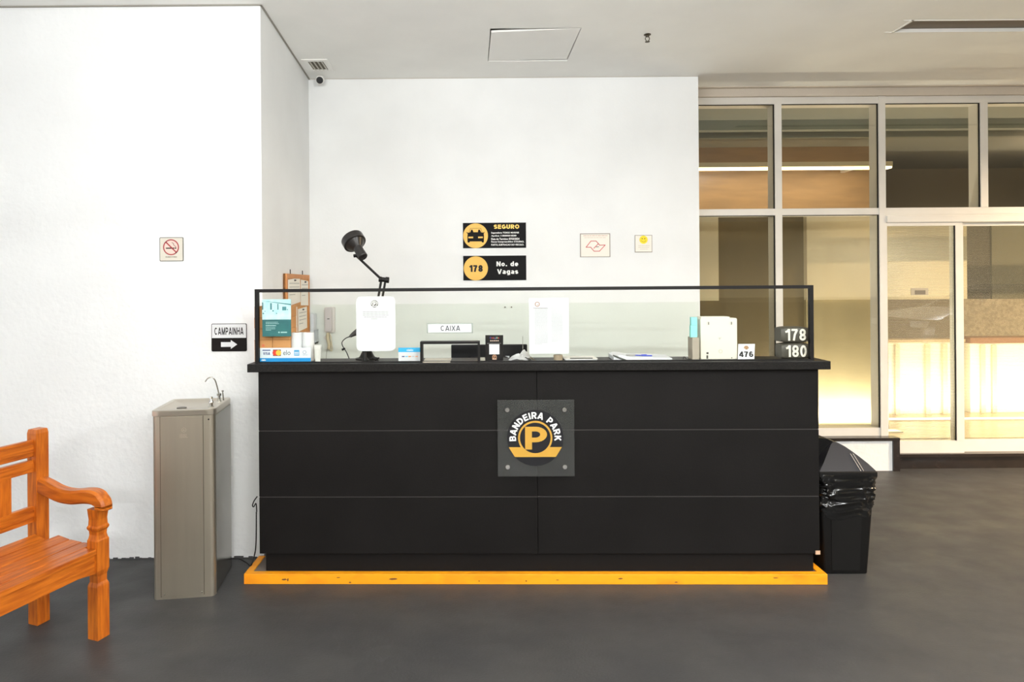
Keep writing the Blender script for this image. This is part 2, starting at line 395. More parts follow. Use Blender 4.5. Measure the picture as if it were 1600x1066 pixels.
# ceiling with an access hatch opening and a long recessed slot
H0 = at(765, 99.5, 4.44); H1 = at(887, 99, 4.44)
hx0, hx1, hy0, hy1 = 0.135, .69, 3.88, 4.44
HP = [(0.135, 4.45), (0.69, 4.43), (0.70, 3.90), (0.139, 3.955)]   # hatch corners, slightly out of square
sx0, sy0, sy1 = 2.70, 3.81, 3.98
bm = BM()
def cb(x0, y0, x1, y1): box(bm, (x0, y0, CZ), (x1, y1, CZ+.12))
cb(XLO, YBACK, XHI, sy0); cb(XLO, sy0, hx0, 5.06); cb(hx0, sy0, hx1+.01, hy0-.0)
cb(hx0, hy1+.012, hx1+.01, 5.06); cb(hx1+.01, sy0, sx0, 5.06); cb(sx0, sy1, XHI, 5.06); cb(hx0, hy0, hx1+.01, hy1-.0) if False else None
box(bm, (hx0, hy0-.0, CZ+.10), (hx1+.01, hy1+.012, CZ+.12))
box(bm, (sx0, sy0, CZ+.095), (XHI, sy1, CZ+.12))
struct('ceiling', bm, M_CEIL)
bm = BM(); prism(bm, [(HP[0][0]+.004, HP[0][1]-.008), (HP[1][0], HP[1][1]-.008), (HP[2][0]-.004, HP[2][1]-.01), (HP[3][0]+.004, HP[3][1]-.01)], 0, .015,
      Matrix(((1, 0, 0, 0), (0, 0, 1, 0), (0, 1, 0, CZ+.002), (0, 0, 0, 1))))
hatch = obj('access_hatch', bm, M_CEIL); tag(hatch, 'square painted access hatch in the ceiling with a dark gap along its far edge', 'ceiling hatch')

# long slot with a lining
sl = thing('ceiling_slot', 'long narrow dark recessed slot in the ceiling at the right edge of the photo', 'ceiling vent', (sx0, sy0, CZ))
bm = BM(); box(bm, (0, 0, .02), (4.5, .17, .035)); obj('back_plate', bm, mat('taupe_slot', (112, 102, 92), .7), sl)
bm = BM(); box(bm, (-.06, -.008, -.003), (4.5, 0, .0)); box(bm, (-.06, .17, -.003), (4.5, .178, 0)); box(bm, (-.012, -.008, -.003), (0, .178, 0)); obj('frame', bm, M_CEIL, sl)

# left wall with uneven foot, recess side wall, back wall
bm = BM(); prism(bm, [(XLO, YL), (XR0, YL), (XR0-.0054, YL+.12), (XLO, YL+.12)], 0, CZ, Matrix(((1, 0, 0, 0), (0, 0, 1, 0), (0, 1, 0, 0), (0, 0, 0, 1)))); struct('wall_left', bm, M_WALL)
bm = BM(); prism(bm, [(XR0-.002, YL+.12), (XR0-.001, YL+.001), (XR0-.12, YL+.12)], 0, 1)
bm.free()
bm = BM()
v = [(XR0, YL+.0), (XR1, YB), (XR1-.15, YB), (XR0-.15, YL+.12), (XR0-.0001, YL+.1201)]
v = [(XR0+.001, YL+.002), (XR1+.001, YB+.001), (XR1-.15, YB+.001), (XR0-.15, YL+.122)]
a = [bm.verts.new((x, y, 0)) for x, y in v]; b = [bm.verts.new((x, y, CZ)) for x, y in v]
bm.faces.new(a); bm.faces.new(b)
for i in range(4): bm.faces.new((a[i], b[i], b[(i+1) % 4], a[(i+1) % 4]))
struct('wall_recess_side', bm, M_WALLB)
bm = BM(); box(bm, (XR1-.15, YB, 0), (XE, YB+.14, CZ)); struct('wall_back', bm, M_WALLB)
bm = BM(); box(bm, (XE-.14, YB+.14, 0), (XE, YW+.12, CZ)); struct('wall_return', bm, M_WALLB)
# thin dark joint along the ceiling
bm = BM()
box(bm, (XLO, YL-.012, CZ-.006), (XR0+.010, YL, CZ))
d = Vector((XR1-XR0, YB-YL, 0)).normalized(); n = Vector((d.y, -d.x, 0))
p0 = Vector((XR0, YL-.01, 0)); p1 = Vector((XR1, YB, 0))
for o_, z_ in ((.012, .006),):
    q = [p0+n*.002, p0+n*o_, p1+n*o_, p1+n*.002]
    a = [bm.verts.new((x.x, x.y, CZ-z_)) for x in q]; b = [bm.verts.new((x.x, x.y, CZ)) for x in q]
    bm.faces.new(a); bm.faces.new(b)
    for i in range(4): bm.faces.new((a[i], b[i], b[(i+1) % 4], a[(i+1) % 4]))
struct('trim_1', bm, mat('joint_grey', (150, 146, 136), .8))
bm = BM(); box(bm, (XR1+.01, YB-.004, CZ-.004), (XE, YB, CZ)); struct('trim_2', bm, mat('joint_pale', (190, 184, 172), .8))
# worn dark line of paint where the left wall meets the floor
bm = BM(); rr = random.Random(3); x = -3.2
while x < XR0:
    wdt = rr.uniform(.008, .03); box(bm, (x, YL-.004, 0), (x+wdt, YL, rr.uniform(.002, .014))); x += wdt
struct('baseboard_left', bm, mat('floor_paint_edge', (70, 70, 70), .7))

# cornice above the window wall
bm = BM(); box(bm, (XE, 5.06, CZ-.006), (XHI, YW+.1, CZ+.12)); struct('trim_3', bm, wallmat('cornice_tan', (206, 196, 182), .05))
bm = BM(); box(bm, (XE, 5.10, 3.045), (XHI, YW+.12, CZ-.006)); struct('trim_4', bm, wallmat('cornice_tan2', (206, 196, 182), .3, 80))
# plinth under the window with dark stone edging, and the step in front of the door
bm = BM(); box(bm, (XE, 5.07, 0), (3.40, YW+.12, .258)); struct('wall_plinth', bm, M_WALL)
M_STONE = mat('dark_polished_stone', (44, 36, 32), rough=.12, spec=.6, col2=(34, 28, 25), vscale=20)
bm = BM(); box(bm, (XE, 5.05, .246), (3.452, YW, .27), .003); box(bm, (3.40, 5.055, 0), (3.452, YW+.02, .246)); struct('trim_5', bm, M_STONE)
bm = BM(); box(bm, (3.452, 5.12, 0), (XHI, 5.6, .10)); box(bm, (3.452, 5.095, .10), (XHI, 5.6, .125), .002); struct('trim_6', bm, M_STONE)

# ---- window wall: fixed window (two bays) and sliding door with over-lights
F0, F1 = YW, YW+.12
win = sroot('window_1')
bm = BM()
box(bm, (XE, F0, 2.988), (3.345, F1, 3.045)); box(bm, (XE, F0, 2.079), (3.345, F1, 2.133)); box(bm, (XE, F0, .27), (3.345, F1, .334))
for xx in (2.524,): box(bm, (xx-.028, F0-.006, .334), (xx+.028, F1, 2.079)); box(bm, (xx-.028, F0-.006, 2.133), (xx+.028, F1, 2.988))
box(bm, (XE, F0, .334), (XE+.03, F1, 2.988))
struct('window_frame', bm, M_ALU, win)
PANES = [(XE+.03, 2.496, 2.133, 2.988, 0), (2.552, 3.345, 2.133, 2.988, 0), (XE+.03, 2.496, .334, 2.079, 0), (2.552, 3.345, .334, 2.079, 1)]
for x0, x1, z0, z1, s in PANES:
    bm = BM(); box(bm, (x0, F0+.012, z0), (x1, F0+.018, z1)); obj('pane', bm, M_WGLASS, win)
M_GASK = mat('glazing_gasket', (34, 32, 28), .6, spec=.2)
for x0, x1, z0, z1, s in PANES:
    bm = BM(); box(bm, (x1-.008, F0+.002, z0), (x1, F0+.011, z1)); box(bm, (x0, F0+.002, z1-.006), (x1-.008, F0+.011, z1)); obj('gasket', bm, M_GASK, win)
dr = sroot('door_1')
bm = BM()
box(bm, (3.345, F0-.008, .125), (3.399, F1, 3.045)); box(bm, (3.399, F0, 2.988), (7.5, F1, 3.045)); box(bm, (3.399, F0, 2.079), (7.5, F1, 2.133))
box(bm, (3.399, F0-.02, 2.012), (7.5, F1, 2.066), .004); box(bm, (3.399, F0+.005, 2.066), (7.5, F1, 2.079))
for xx in (4.207, 5.05): box(bm, (xx-.03, F0-.006, 2.133), (xx+.03, F1, 2.988))
struct('door_frame', bm, M_ALU, dr)
for x0, x1 in ((3.399, 4.177), (4.237, 5.02), (5.08, 5.9)):
    bm = BM(); box(bm, (x0, F0+.012, 2.133), (x1, F0+.018, 2.988)); obj('pane', bm, M_WGLASS, dr)
    bm = BM(); box(bm, (x1-.008, F0+.002, 2.133), (x1, F0+.011, 2.988)); box(bm, (x0, F0+.002, 2.982), (x1-.008, F0+.011, 2.988)); obj('gasket', bm, M_GASK, dr)
for x0, x1, yo in ((3.399, 4.03, .0), (3.968, 4.75, .035)):
    bm = BM(); st = .062 if yo == 0 else .03
    box(bm, (x0, F0+yo, .125), (x1, F0+yo+.03, .225)); box(bm, (x0, F0+yo, 1.985), (x1, F0+yo+.03, 2.012))
    box(bm, (x1-.062, F0+yo-.004, .225), (x1, F0+yo+.03, 1.985)); box(bm, (x0, F0+yo, .225), (x0+.012, F0+yo+.03, 1.985))
    lf = struct('door_leaf', bm, M_ALU, dr)
    bm = BM(); box(bm, (x0+.012, F0+yo+.010, .225), (x1-.062, F0+yo+.016, 1.985)); obj('pane', bm, M_WGLASSF if yo == 0 else M_WGLASSR, lf)
    bm = BM(); box(bm, (x1-.069, F0+yo+.001, .225), (x1-.062, F0+yo+.0095, 1.985)); obj('gasket', bm, M_GASK, lf)
# small square sticker on the left door leaf
bm = BM(); c = at(1438, 456, F0-.002); box(bm, (c.x-.07, F0+.004, c.z-.028), (c.x+.07, F0+.008, c.z+.03))
st = obj('sticker', bm, mat('sticker_grey', (178, 168, 146), .6), dr)
bm = BM(); box(bm, (c.x-.04, F0+.002, c.z-.022), (c.x+.045, F0+.0035, c.z+.012)); obj('sticker_print', bm, mat('sticker_dark', (120, 112, 98), .6), st)

# ---- lobby behind the glass
LZ = .13
bm = BM(); box(bm, (1.6, 5.6, 0), (9, 9.2, LZ)); box(bm, (1.6, YW+.15, 0), (9, 5.6, LZ-.006)); struct('floor_lobby', bm, mat('lobby_floor', (196, 178, 146), .25, var=.06, vscale=2))
bm = BM(); box(bm, (1.6, YW+.12, 3.02), (9, 9.2, 3.1)); struct('ceiling_lobby', bm, mat('lobby_ceiling', (150, 152, 142), .8))
bm = BM(); box(bm, (1.6, 5.75, 2.93), (9, 5.83, 3.02)); box(bm, (1.6, 6.2, 2.96), (9, 6.26, 3.02)); struct('trim_7', bm, mat('lobby_beam', (134, 138, 128), .8))
M_BROWNW = mat('lobby_wood_wall', (160, 130, 92), .6, var=.1, vscale=3, stretch=(1, 1, 6))
bm = BM(); box(bm, (1.6, 6.9, LZ), (4.55, 7.0, 3.02)); struct('wall_lobby_wood', bm, M_BROWNW)
bm = BM(); box(bm, (1.5, YW+.14, LZ), (1.6, 7.0, 3.02)); box(bm, (4.55, 8.3, LZ), (9, 8.4, 3.02)); box(bm, (8.9, YW+.12, LZ), (9, 8.3, 3.02)); box(bm, (4.45, 7.0, LZ), (4.55, 8.3, 3.02)); struct('wall_lobby_dark', bm, mat('lobby_dark_wall', (120, 108, 84), .7))
# linear light
def lobby_light(x0, x1, y, z, label, y2):
    t = thing('linear_light', label, 'ceiling light', ((x0+x1)/2, y, z))
    h = (x1-x0)/2
    bm = BM(); box(bm, (-h, -.04, .02), (h, .04, .07)); obj('housing', bm, mat('light_housing', (214, 202, 172), .6), t)
    if not y2:
        bm = BM(); box(bm, (h*.8, -.01, .07), (h*.8+.02, .01, 3.02-z)); obj('suspension_rod', bm, M_ALU, t)
    bm = BM(); box(bm, (-h+.01, -.042, 0), (h-.01, .04, .018)); obj('diffuser', bm, mat('warm_led', (255, 240, 205), .5, emit=(255, 226, 170), estr=4.5), t)
    if y2:
        for s in (-1, 1):
            bm = BM(); box(bm, (s*h*.8-.02, .04, .03), (s*h*.8+.02, y2-y, .06)); obj('wall_bracket', bm, M_ALU, t)
    return t
lobby_light(1.75, 4.36, 6.5, 2.70, 'long warm linear lobby light seen behind the upper left window panes', 6.9)
lobby_light(5.78, 7.4, 6.5, 2.70, 'warm linear lobby light whose end shows at the right edge of the photo', None)
area('lobby_linear', (3.1, 6.45, 2.68), (3.1, 6.9, 2.2), 2.4, .1, 9, (1, .84, .66))
area('lobby_linear_far', (6.6, 6.45, 2.68), (6.9, 8.2, 2.0), 1.5, .1, 5, (1, .84, .66))
# boards coloured to imitate the garage wall and dado reflected in the panes
M_REFL_DADO = mat('reflection_dado', (160, 148, 116), .55, var=.04, vscale=3)
bm = BM(); box(bm, (3.20, 5.98, LZ), (3.98, 6.10, 1.36)); struct('wall_reflection_dado', bm, M_REFL_DADO)
M_CRM = mat('reflection_cream_board', (222, 208, 178), .6, var=.03, vscale=2)
bm = BM(); box(bm, (3.20, 5.96, 1.36), (4.72, 6.10, 2.19)); box(bm, (1.62, 5.96, 1.36), (2.36, 6.10, 2.19)); struct('wall_reflection_cream', bm, M_CRM)
M_OLV = mat('reflection_olive_board', (112, 98, 70), .6, var=.05, vscale=2)
bm = BM(); box(bm, (2.36, 6.02, LZ), (3.20, 6.08, 2.19)); box(bm, (1.62, 6.02, LZ), (2.36, 6.08, 1.36)); struct('wall_reflection_olive', bm, M_OLV)  # olive boards imitate a dark shape reflected in the panes
# stone clad wall to the right and back panels, with an added reflection backing
M_ROUGHST = mat('rough_stone_cladding', (178, 164, 140), .8, col2=(150, 136, 114), vscale=28, bump=1.0, bscale=26)
bm = BM(); box(bm, (5.30, 6.95, LZ), (8.5, 7.10, 1.33)); struct('wall_lobby_stone', bm, M_ROUGHST)
bm = BM(); box(bm, (5.30, 6.97, 1.33), (8.5, 7.09, 2.27)); struct('wall_lobby_panel', bm, mat('lobby_brown_panel', (74, 66, 50), .5, var=.05, vscale=2))
bm = BM(); box(bm, (5.78, 6.95, 1.33), (6.28, 6.97, 2.25)); box(bm, (6.30, 6.95, 1.33), (8.5, 6.97, 2.25)); struct('trim_8', bm, mat('lobby_olive_panel', (104, 100, 80), .5))
bm = BM(); box(bm, (4.20, 6.80, LZ), (5.30, 6.88, 1.75)); struct('wall_reflection_backing', bm, mat('reflection_backing', (112, 98, 74), .55))  # added dark backing for the dark band reflected in the door glass
# added uplights, unseen fixtures that brighten the boards from the floor
def added_uplight(x, y, wd, label, power, aim):
    t = thing('added_floor_uplight', label, 'added floor light', (x, y, LZ), 0, 'added floor uplights behind the glass')
    bm = BM(); box(bm, (-wd/2, -.05, 0), (wd/2, .05, .008), .002); obj('housing', bm, M_ALU, t)
    bm = BM(); box(bm, (-wd/2+.01, -.04, .008), (wd/2-.01, .04, .010)); obj('diffuser', bm, mat('added_uplight_led', (255, 244, 220), .5, emit=(255, 236, 200), estr=1.5), t)
    area('added_uplight_lamp', (x, y, LZ+.06), (x, y+aim, LZ+.7), wd, .03, power, (1, .92, .76))
    return t
added_uplight(3.35, 5.86, 1.3, 'added floor strip light behind the fixed window, washing the reflection boards', 27, .12)
added_uplight(5.2, 6.35, 2.4, 'added floor strip light behind the sliding door, washing the stone wall', 15, .25)
# white reception counter seen blurred behind the door
t = thing('reception_counter', 'white low reception counter with an added glow behind the sliding door', 'counter', (4.76, 6.62, LZ))
M_RW_GLOW = mat('reception_white_glow', (250, 240, 214), .4, emit=(255, 240, 212), estr=.14)  # glow put into the white fronts, which are no lamps
bm = BM(); box(bm, (-.36, 0, 0), (.42, .1, .76), .005); obj('front', bm, M_RW_GLOW, t)
bm = BM()
for xx in (-.30, .02, .20): box(bm, (xx, -.03, .0), (xx+.05, 0, .74), .004)
obj('pilaster', bm, mat('reception_trim', (226, 212, 180), .4), t)
bm = BM(); box(bm, (-.38, -.03, .76), (.44, .14, .79), .004); obj('top', bm, mat('reception_top', (190, 168, 132), .4), t)

t = thing('display_bench', 'low white bench with an added glow and brown top by the stone wall behind the glass door', 'counter', (6.02, 6.66, LZ))
bm = BM(); box(bm, (-.72, 0, 0), (1.6, .15, .74), .005); obj('front', bm, M_RW_GLOW, t)
for xx in (-.62, -.50, -.12, .5):
    bm = BM(); box(bm, (xx, -.02, .0), (xx+.05, 0, .72), .004); obj('pilaster', bm, mat('reception_trim', (226, 212, 180), .4), t)
bm = BM(); box(bm, (-.74, -.03, .74), (1.62, .17, .80), .004); obj('top', bm, mat('bench_top_brown', (150, 110, 84), .4), t)

# ---- rest of the garage behind the camera (seen in the reflections)
bm = BM(); box(bm, (-5.0, YBACK-.1, 1.14), (XHI, YBACK, CZ)); struct('wall_front', bm, wallmat('garage_cream', (225, 210, 176), .1))
bm = BM(); box(bm, (-5.0, YBACK-.1, 0), (XHI, YBACK, 1.14)); struct('wall_front_dado', bm, wallmat('garage_dado', (92, 86, 74), .1))
bm = BM(); box(bm, (XHI, YBACK-.1, 0), (XHI+.1, YW+.1, CZ)); struct('wall_right', bm, wallmat('garage_cream2', (205, 192, 164), .1))
def fill_batten(x, y, rz, down, up, label, col=(.975, .99, 1.0), z=2.62, aim=None):  # invented fill lamps, added to brighten walls, ceiling and car
    t = thing('added_fill_batten', label, 'ceiling light', (x, y, z), rz)
    bm = BM(); box(bm, (-.6, -.06, .03), (.6, .06, .08), .005); obj('housing', bm, M_WHITEP, t)
    bm = BM(); tube(bm, [(-.58, 0, .012), (.58, 0, .012)], .014, 10); obj('tube', bm, mat('fluorescent', (255, 255, 250), .5, emit=(255, 252, 240), estr=6), t)
    for sx in (-.5, .5):
        bm = BM(); tube(bm, [(sx, 0, .08), (sx, 0, CZ-z)], .004, 6); obj('suspension_rod', bm, M_ALU, t)
    l = area('fill_batten_lamp', (x, y, z-.02), (x, y, 0), 1.1, .12, down, col); l.rotation_euler = (0, 0, rz)
    l = area('fill_batten_uplight', (x, y, z+.13), aim or (x, y, 5), 1.1, .12, up, col)
    if not aim: l.rotation_euler = (PI, 0, rz)
fill_batten(-.7, .5, 0, 1, 43, 'added fluorescent fill light above and left of the camera, tilted up to the recess', z=2.2, aim=(-.2, 2.8, 5.3))
fill_batten(0.8, .5, 0, 3, 43, 'added fluorescent fill light above and just right of the camera, tilted up', z=2.2, aim=(.5, 2.8, 5.3))
fill_batten(3.2, 0.2, PI/2, 100, 14, 'added fluorescent fill light well to the right of the camera')
fill_batten(0.4, -3.2, 0, 155, 70, 'added fluorescent fill light far behind the camera')
fill_batten(1.9, -2.2, 0, 130, 36, 'added fluorescent fill light behind the camera, right of the farthest one')
fill_batten(10.4, -4.3, 0, 165, 4, 'added fluorescent fill light close under the ceiling above the parked car', z=3.0)
# added warm fill lamp near the lobby door, beyond the right edge of the photo
fill_batten(6.75, 3.4, 0, 320, 8, 'added warm fill light beyond the right edge, near the lobby door', (1, .74, .46))

# parked car, out of the frame to the right, reflected in the sliding door
car = thing('car', 'dark silver hatchback parked in the garage, reflected in the sliding door glass', 'car', (8.75, -3.5, 0))
M_CARP = mat('car_paint', (112, 110, 106), .22, metal=.4, coat=.5)
prof = [(0, .34), (.02, .62), (.10, .78), (.45, .88), (1.15, .98), (1.75, 1.34), (2.2, 1.46), (3.1, 1.44), (3.75, 1.05), (4.1, .95), (4.18, .5), (4.1, .28), (.15, .22)]
def carsec(y, f, top):
    return [Vector((x*(1-.0)+ (0 if x > .3 else f*.12), y, z if z < .99 else .98+(z-.98)*top)) for x, z in prof]
bm = BM(); loft(bm, [carsec(-.02, 1.3, .0), carsec(.06, .8, .55), carsec(.28, .2, 1), carsec(.85, 0, 1.02), carsec(1.42, .2, 1), carsec(1.64, .8, .55), carsec(1.72, 1.3, .0)]); obj('car_body', bm, M_CARP, car, 40)
for yy in (.02, 1.68):
    bm = BM(); prism(bm, [(1.42, 1.02), (1.88, 1.32), (2.25, 1.38), (3.05, 1.36), (3.5, 1.04)], yy-.03, yy+.03); obj('side_window', bm, mat('car_glass', (26, 28, 28), .08, spec=.7), car)
bm = BM(); q = [bm.verts.new(p) for p in ((1.17, .16, 1.0), (1.17, 1.54, 1.0), (1.74, 1.36, 1.345), (1.74, .34, 1.345))]; bm.faces.new(q); bmesh.ops.solidify(bm, geom=bm.faces[:], thickness=-.012); obj('windshield', bm, mat('car_glass', (26, 28, 28), .08, spec=.7), car)
for yy in (-.05, 1.75):
    for xx in (.82, 3.4):
        bm = BM(); d_ = .18 if yy < .5 else -.18
        lathe(bm, [(.0, 0), (.20, 0), (.30, .01), (.315, .04), (.315, .17), (.30, .19), (.0, .19)], 32, (xx, yy, .315), (0, 1 if yy < .5 else -1, 0)); wh = obj('wheel', bm, mat('tyre', (28, 28, 28), .8), car, 40)
        bm = BM(); lathe(bm, [(.0, 0), (.19, 0), (.17, -.012), (.0, -.02)], 24, (xx, yy, .315), (0, 1 if yy < .5 else -1, 0)); obj('hub', bm, M_STEEL2, wh, 40)
for yy in (.10, 1.30):
    bm = BM(); box(bm, (.0, yy, .62), (.45, yy+.30, .74), .02, 2, Matrix.Translation((-.02, 0, 0))); obj('headlight', bm, mat('headlight', (235, 235, 230), .2), car)
bm = BM(); box(bm, (-.02, .5, .40), (.06, 1.2, .56), .01); obj('grille', bm, M_BLACK, car)

# ================================================================= COUNTER
CX, CY, CR = .333, 3.21, R(-1)
def cp(x, y, d):
    """world point at photo pixel (x,y), d metres behind the counter's front face"""
    Y = CY+d
    for _ in range(4):
        P = at(x, y, Y); Y = CY+d-(P.x-CX)*math.tan(-CR)
    return P
def cl(x, y, d):
    """the same in the counter's own frame (x from its middle, y behind the front, z up)"""
    P = cp(x, y, d)-Vector((CX, CY, 0)); c, s = math.cos(-CR), math.sin(-CR)
    return Vector((P.x*c-P.y*s, P.x*s+P.y*c, P.z))
TOPZ = 1.133
cn = thing('reception_desk', 'long black panelled pay counter with dark worktop standing on a yellow edged base', 'counter', (CX, CY, 0), CR)
hw = 1.431
bm = BM(); box(bm, (-hw+.012, .012, .147), (hw-.012, .20, TOPZ-.043)); obj('carcass', bm, M_BLACKLAM, cn)
rows = [(.150, .440), (.444, .781), (.785, TOPZ-.045)]
for z0, z1 in rows:
    for x0, x1 in ((-hw, .002), (.004, hw)):
        bm = BM(); box(bm, (x0, 0, z0), (x1, .018, z1), .0018); obj('front_panel', bm, M_BLACKLAM, cn)
bm = BM()
for z in (.442, .783): box(bm, (-hw+.002, .002, z-.0028), (hw-.002, .014, z+.0028))
obj('groove_strip', bm, mat('groove_grey', (50, 46, 44), .6), cn)
bm = BM(); box(bm, (-hw+.025, .025, .052), (hw-.02, .19, .147)); obj('kick_plate', bm, mat('kick_black', (20, 18, 17), .6, spec=.15), cn)
bm = BM(); box(bm, (-1.474, -.04, TOPZ-.042), (1.472, .195, TOPZ), .0025); obj('worktop', bm, M_GRANITE, cn)
bm = BM(); box(bm, (hw-.022, -.003, .147), (hw+.001, .004, .166)); obj('chipped_corner', bm, mat('chip_wood', (196, 160, 130), .8), cn, label='bare wood chip')
# platform
pf = thing('counter_platform', 'low floor platform with worn yellow orange edge under the black counter', 'platform', (CX, CY, 0), CR)
px0, px1, pyf, pyb = -1.508, 1.462, -.015, .205
bm = BM(); box(bm, (px0+.03, pyf+.03, 0), (px1-.03, pyb, .046)); obj('deck', bm, mat('platform_deck', (110, 100, 92), .7), pf)
bm = BM(); box(bm, (px0, pyf, 0), (px1, pyf+.035, .052), .002)
box(bm, (px0, pyf+.035, 0), (px0+.035, pyb, .052), .002); box(bm, (px1-.035, pyf+.035, 0), (px1, pyb, .052), .002)
eg = obj('painted_edge', bm, M_ORANGE, pf)
rr = random.Random(5)
for (x, wd, h) in [(-1.30, .03, .012), (-1.28, .012, .02), (-1.02, .02, .006), (-.96, .016, .01), (-.74, .05, .012), (-.30, .012, .006), (.1, .02, .005), (.42, .03, .008), (.7, .02, .006), (1.2, .03, .006), (-.06, .01, .01)]:
    k = 7; z = rr.uniform(.008, .035); bm = BM()
    prism(bm, [(x+wd/2*math.cos(2*PI*i/k)*rr.uniform(.6, 1), z+h/2*math.sin(2*PI*i/k)*rr.uniform(.6, 1)) for i in range(k)], pyf-.0012, pyf)
    obj('paint_chip', bm, mat('chip_brown', (120, 76, 34), .8), eg)
# white paint smear on the floor at the right end of the base
# ---- glass screen
gs = thing('glass_screen', 'black framed clear glass screen standing on the counter top', 'glass screen', (CX, CY, TOPZ), CR)
gx0, gx1, gt = cl(398, 500, .0).x, cl(1271.5, 500, .0).x, 1.515
h_ = gt-TOPZ
bm = BM(); box(bm, (gx0, 0, 0), (gx0+.018, .022, h_)); box(bm, (gx1-.018, 0, 0), (gx1, .022, h_)); box(bm, (gx0+.018, 0, h_-.017), (gx1-.018, .022, h_)); box(bm, (gx0+.018, 0, 0), (gx1-.018, .022, .005))
obj('frame', bm, M_BLACKM, gs)
WX0, WX1, WZ = cl(657, 550, 0).x, cl(750, 550, 0).x, cl(700, 533.5, 0).z-TOPZ
bm = BM(); box(bm, (gx0+.018, .008, .008), (WX0, .013, h_-.017)); box(bm, (WX1, .008, .005), (gx1-.018, .013, h_-.017)); box(bm, (WX0, .008, WZ), (WX1, .013, h_-.017))
obj('pane', bm, M_GLASS, gs)
bm = BM(); box(bm, (WX0, -.02, .0), (WX0+.012, .04, WZ)); box(bm, (WX1-.012, -.02, 0), (WX1, .04, WZ)); box(bm, (WX0+.012, -.02, WZ-.012), (WX1-.012, .04, WZ)); obj('pay_window_frame', bm, M_BLACKM, gs)
bm = BM(); box(bm, (WX0+.012, -.012, 0.0005), ((WX0+WX1)/2, .15, .004)); obj('pay_window_tray', bm, mat('tray_steel', (196, 188, 170), .35, metal=.3), gs)

DIN = .0245     # things stuck to the inner side of the pane
def glued(name, label, cat, x0, y0, x1, y1, d=DIN, group=None):
    """empty for a sheet between two photo corners; returns (root, width, height); local origin = lower left"""
    a = cp(x0, y1, d); b = cp(x1, y0, d)
    r = thing(name, label, cat, (a.x, a.y, a.z), CR, group)
    return r, abs(b.x-a.x)/math.cos(CR), abs(cp(x0, y0, d).z-a.z)

def logo(bm_dark, bm_gold, bm_white, cx, cz, r, y, bold=.035, e=.0008):
    """round car-park emblem: black disc, gold ring and P, gold band, lettering on the arc"""
    disc(bm_dark, cx, cz, r, y-e*.5, y, 56)
    disc(bm_gold, cx, cz, r*.61, y-e*2.4, y-e*.5, 56, r*.545)
    sans(bm_gold, 'P', cx-.36*r, cz-.41*r, cx+.42*r, cz+.40*r, y-e*2, .205, e)
    w0, w1 = .975, .73
    disc(bm_dark, cx, cz, r*.60, y-e*1.8, y-e*1.2, 40)
    prism(bm_gold, [(cx-r*w0*.97, cz-.33*r), (cx-r*w1, cz-.68*r), (cx+r*w1, cz-.68*r), (cx+r*w0*.97, cz-.33*r)], y-e*1.0, y-e*.4)
    arcsans(bm_white, 'BANDEIRA PARK', cx, cz, r*.685, R(188), R(-8), r*.235, y-e*1.4, .20, e*.8, .17)

# big acrylic logo plate
c0 = cp(837.5, 685, -.036)
ap = thing('acrylic_logo_plate', 'square clear acrylic plate with round black and gold logo on the counter front', 'sign', (c0.x, c0.y, c0.z), CR)
hs = .194
bm = BM(); box(bm, (-hs, 0, -hs), (hs, .008, hs), .0012); obj('acrylic_sheet', bm, glass('frosty_acrylic', (.80, .83, .82), 1.5, haze=.06, boost=1.2), ap)
b1, b2, b3 = BM(), BM(), BM()
logo(b1, b2, b3, -.004, .002, .142, -.0004, .035)
obj('emblem_disc', b1, mat('emblem_black', (20, 20, 24), .35), ap); obj('emblem_gold', b2, M_GOLD, ap); obj('emblem_lettering', b3, M_TEXTW, ap)
for sx in (-1, 1):
    for sz in (-1, 1):
        bm = BM(); lathe(bm, [(.011, 0), (.0125, .003), (.0125, .006), (.006, .0061), (.006, .0355)], 24, (sx*hs*.745, -.006, sz*hs*.745), (0, 1, 0)); obj('standoff', bm, M_CHROME, ap, True)

# rounded white notice on the glass
t, W, H = glued('paper_notice', 'white rounded corner paper notice with small round logo on the left part of the glass', 'notice', 557, 463.5, 617.5, 549)
bm = BM(); prism(bm, rrect(0, 0, W, H, .028), 0, .0015); obj('sheet', bm, M_PAPER, t)
b1, b2, b3 = BM(), BM(), BM(); disc(b1, W*.47, H*.865, .019, -.0006, 0, 30); disc(b3, W*.47, H*.865, .0135, -.0012, -.0006, 30, .011); sans(b3, 'P', W*.47-.006, H*.865-.008, W*.47+.007, H*.865+.008, -.0010, .22); arcsans(b3, 'BANDEIRA PARK', W*.47, H*.865, .0142, R(190), R(-10), .0035, -.001); box(b3, (W*.47-.016, -.001, H*.865-.0145), (W*.47+.016, -.0006, H*.865-.012))
obj('printed_logo', b1, mat('logo_ink', (84, 80, 74), .7), t); obj('logo_lettering', b3, M_TEXTW, t)
bm = BM()
for i, (a, b) in enumerate(((.17, .82), (.17, .82), (.17, .83), (.2, .78), (.38, .55))): textlines(bm, W*a, W*b, H*(.725-i*.032), 1, .01, .003, 0, False)
obj('print', bm, M_TEXTG, t)
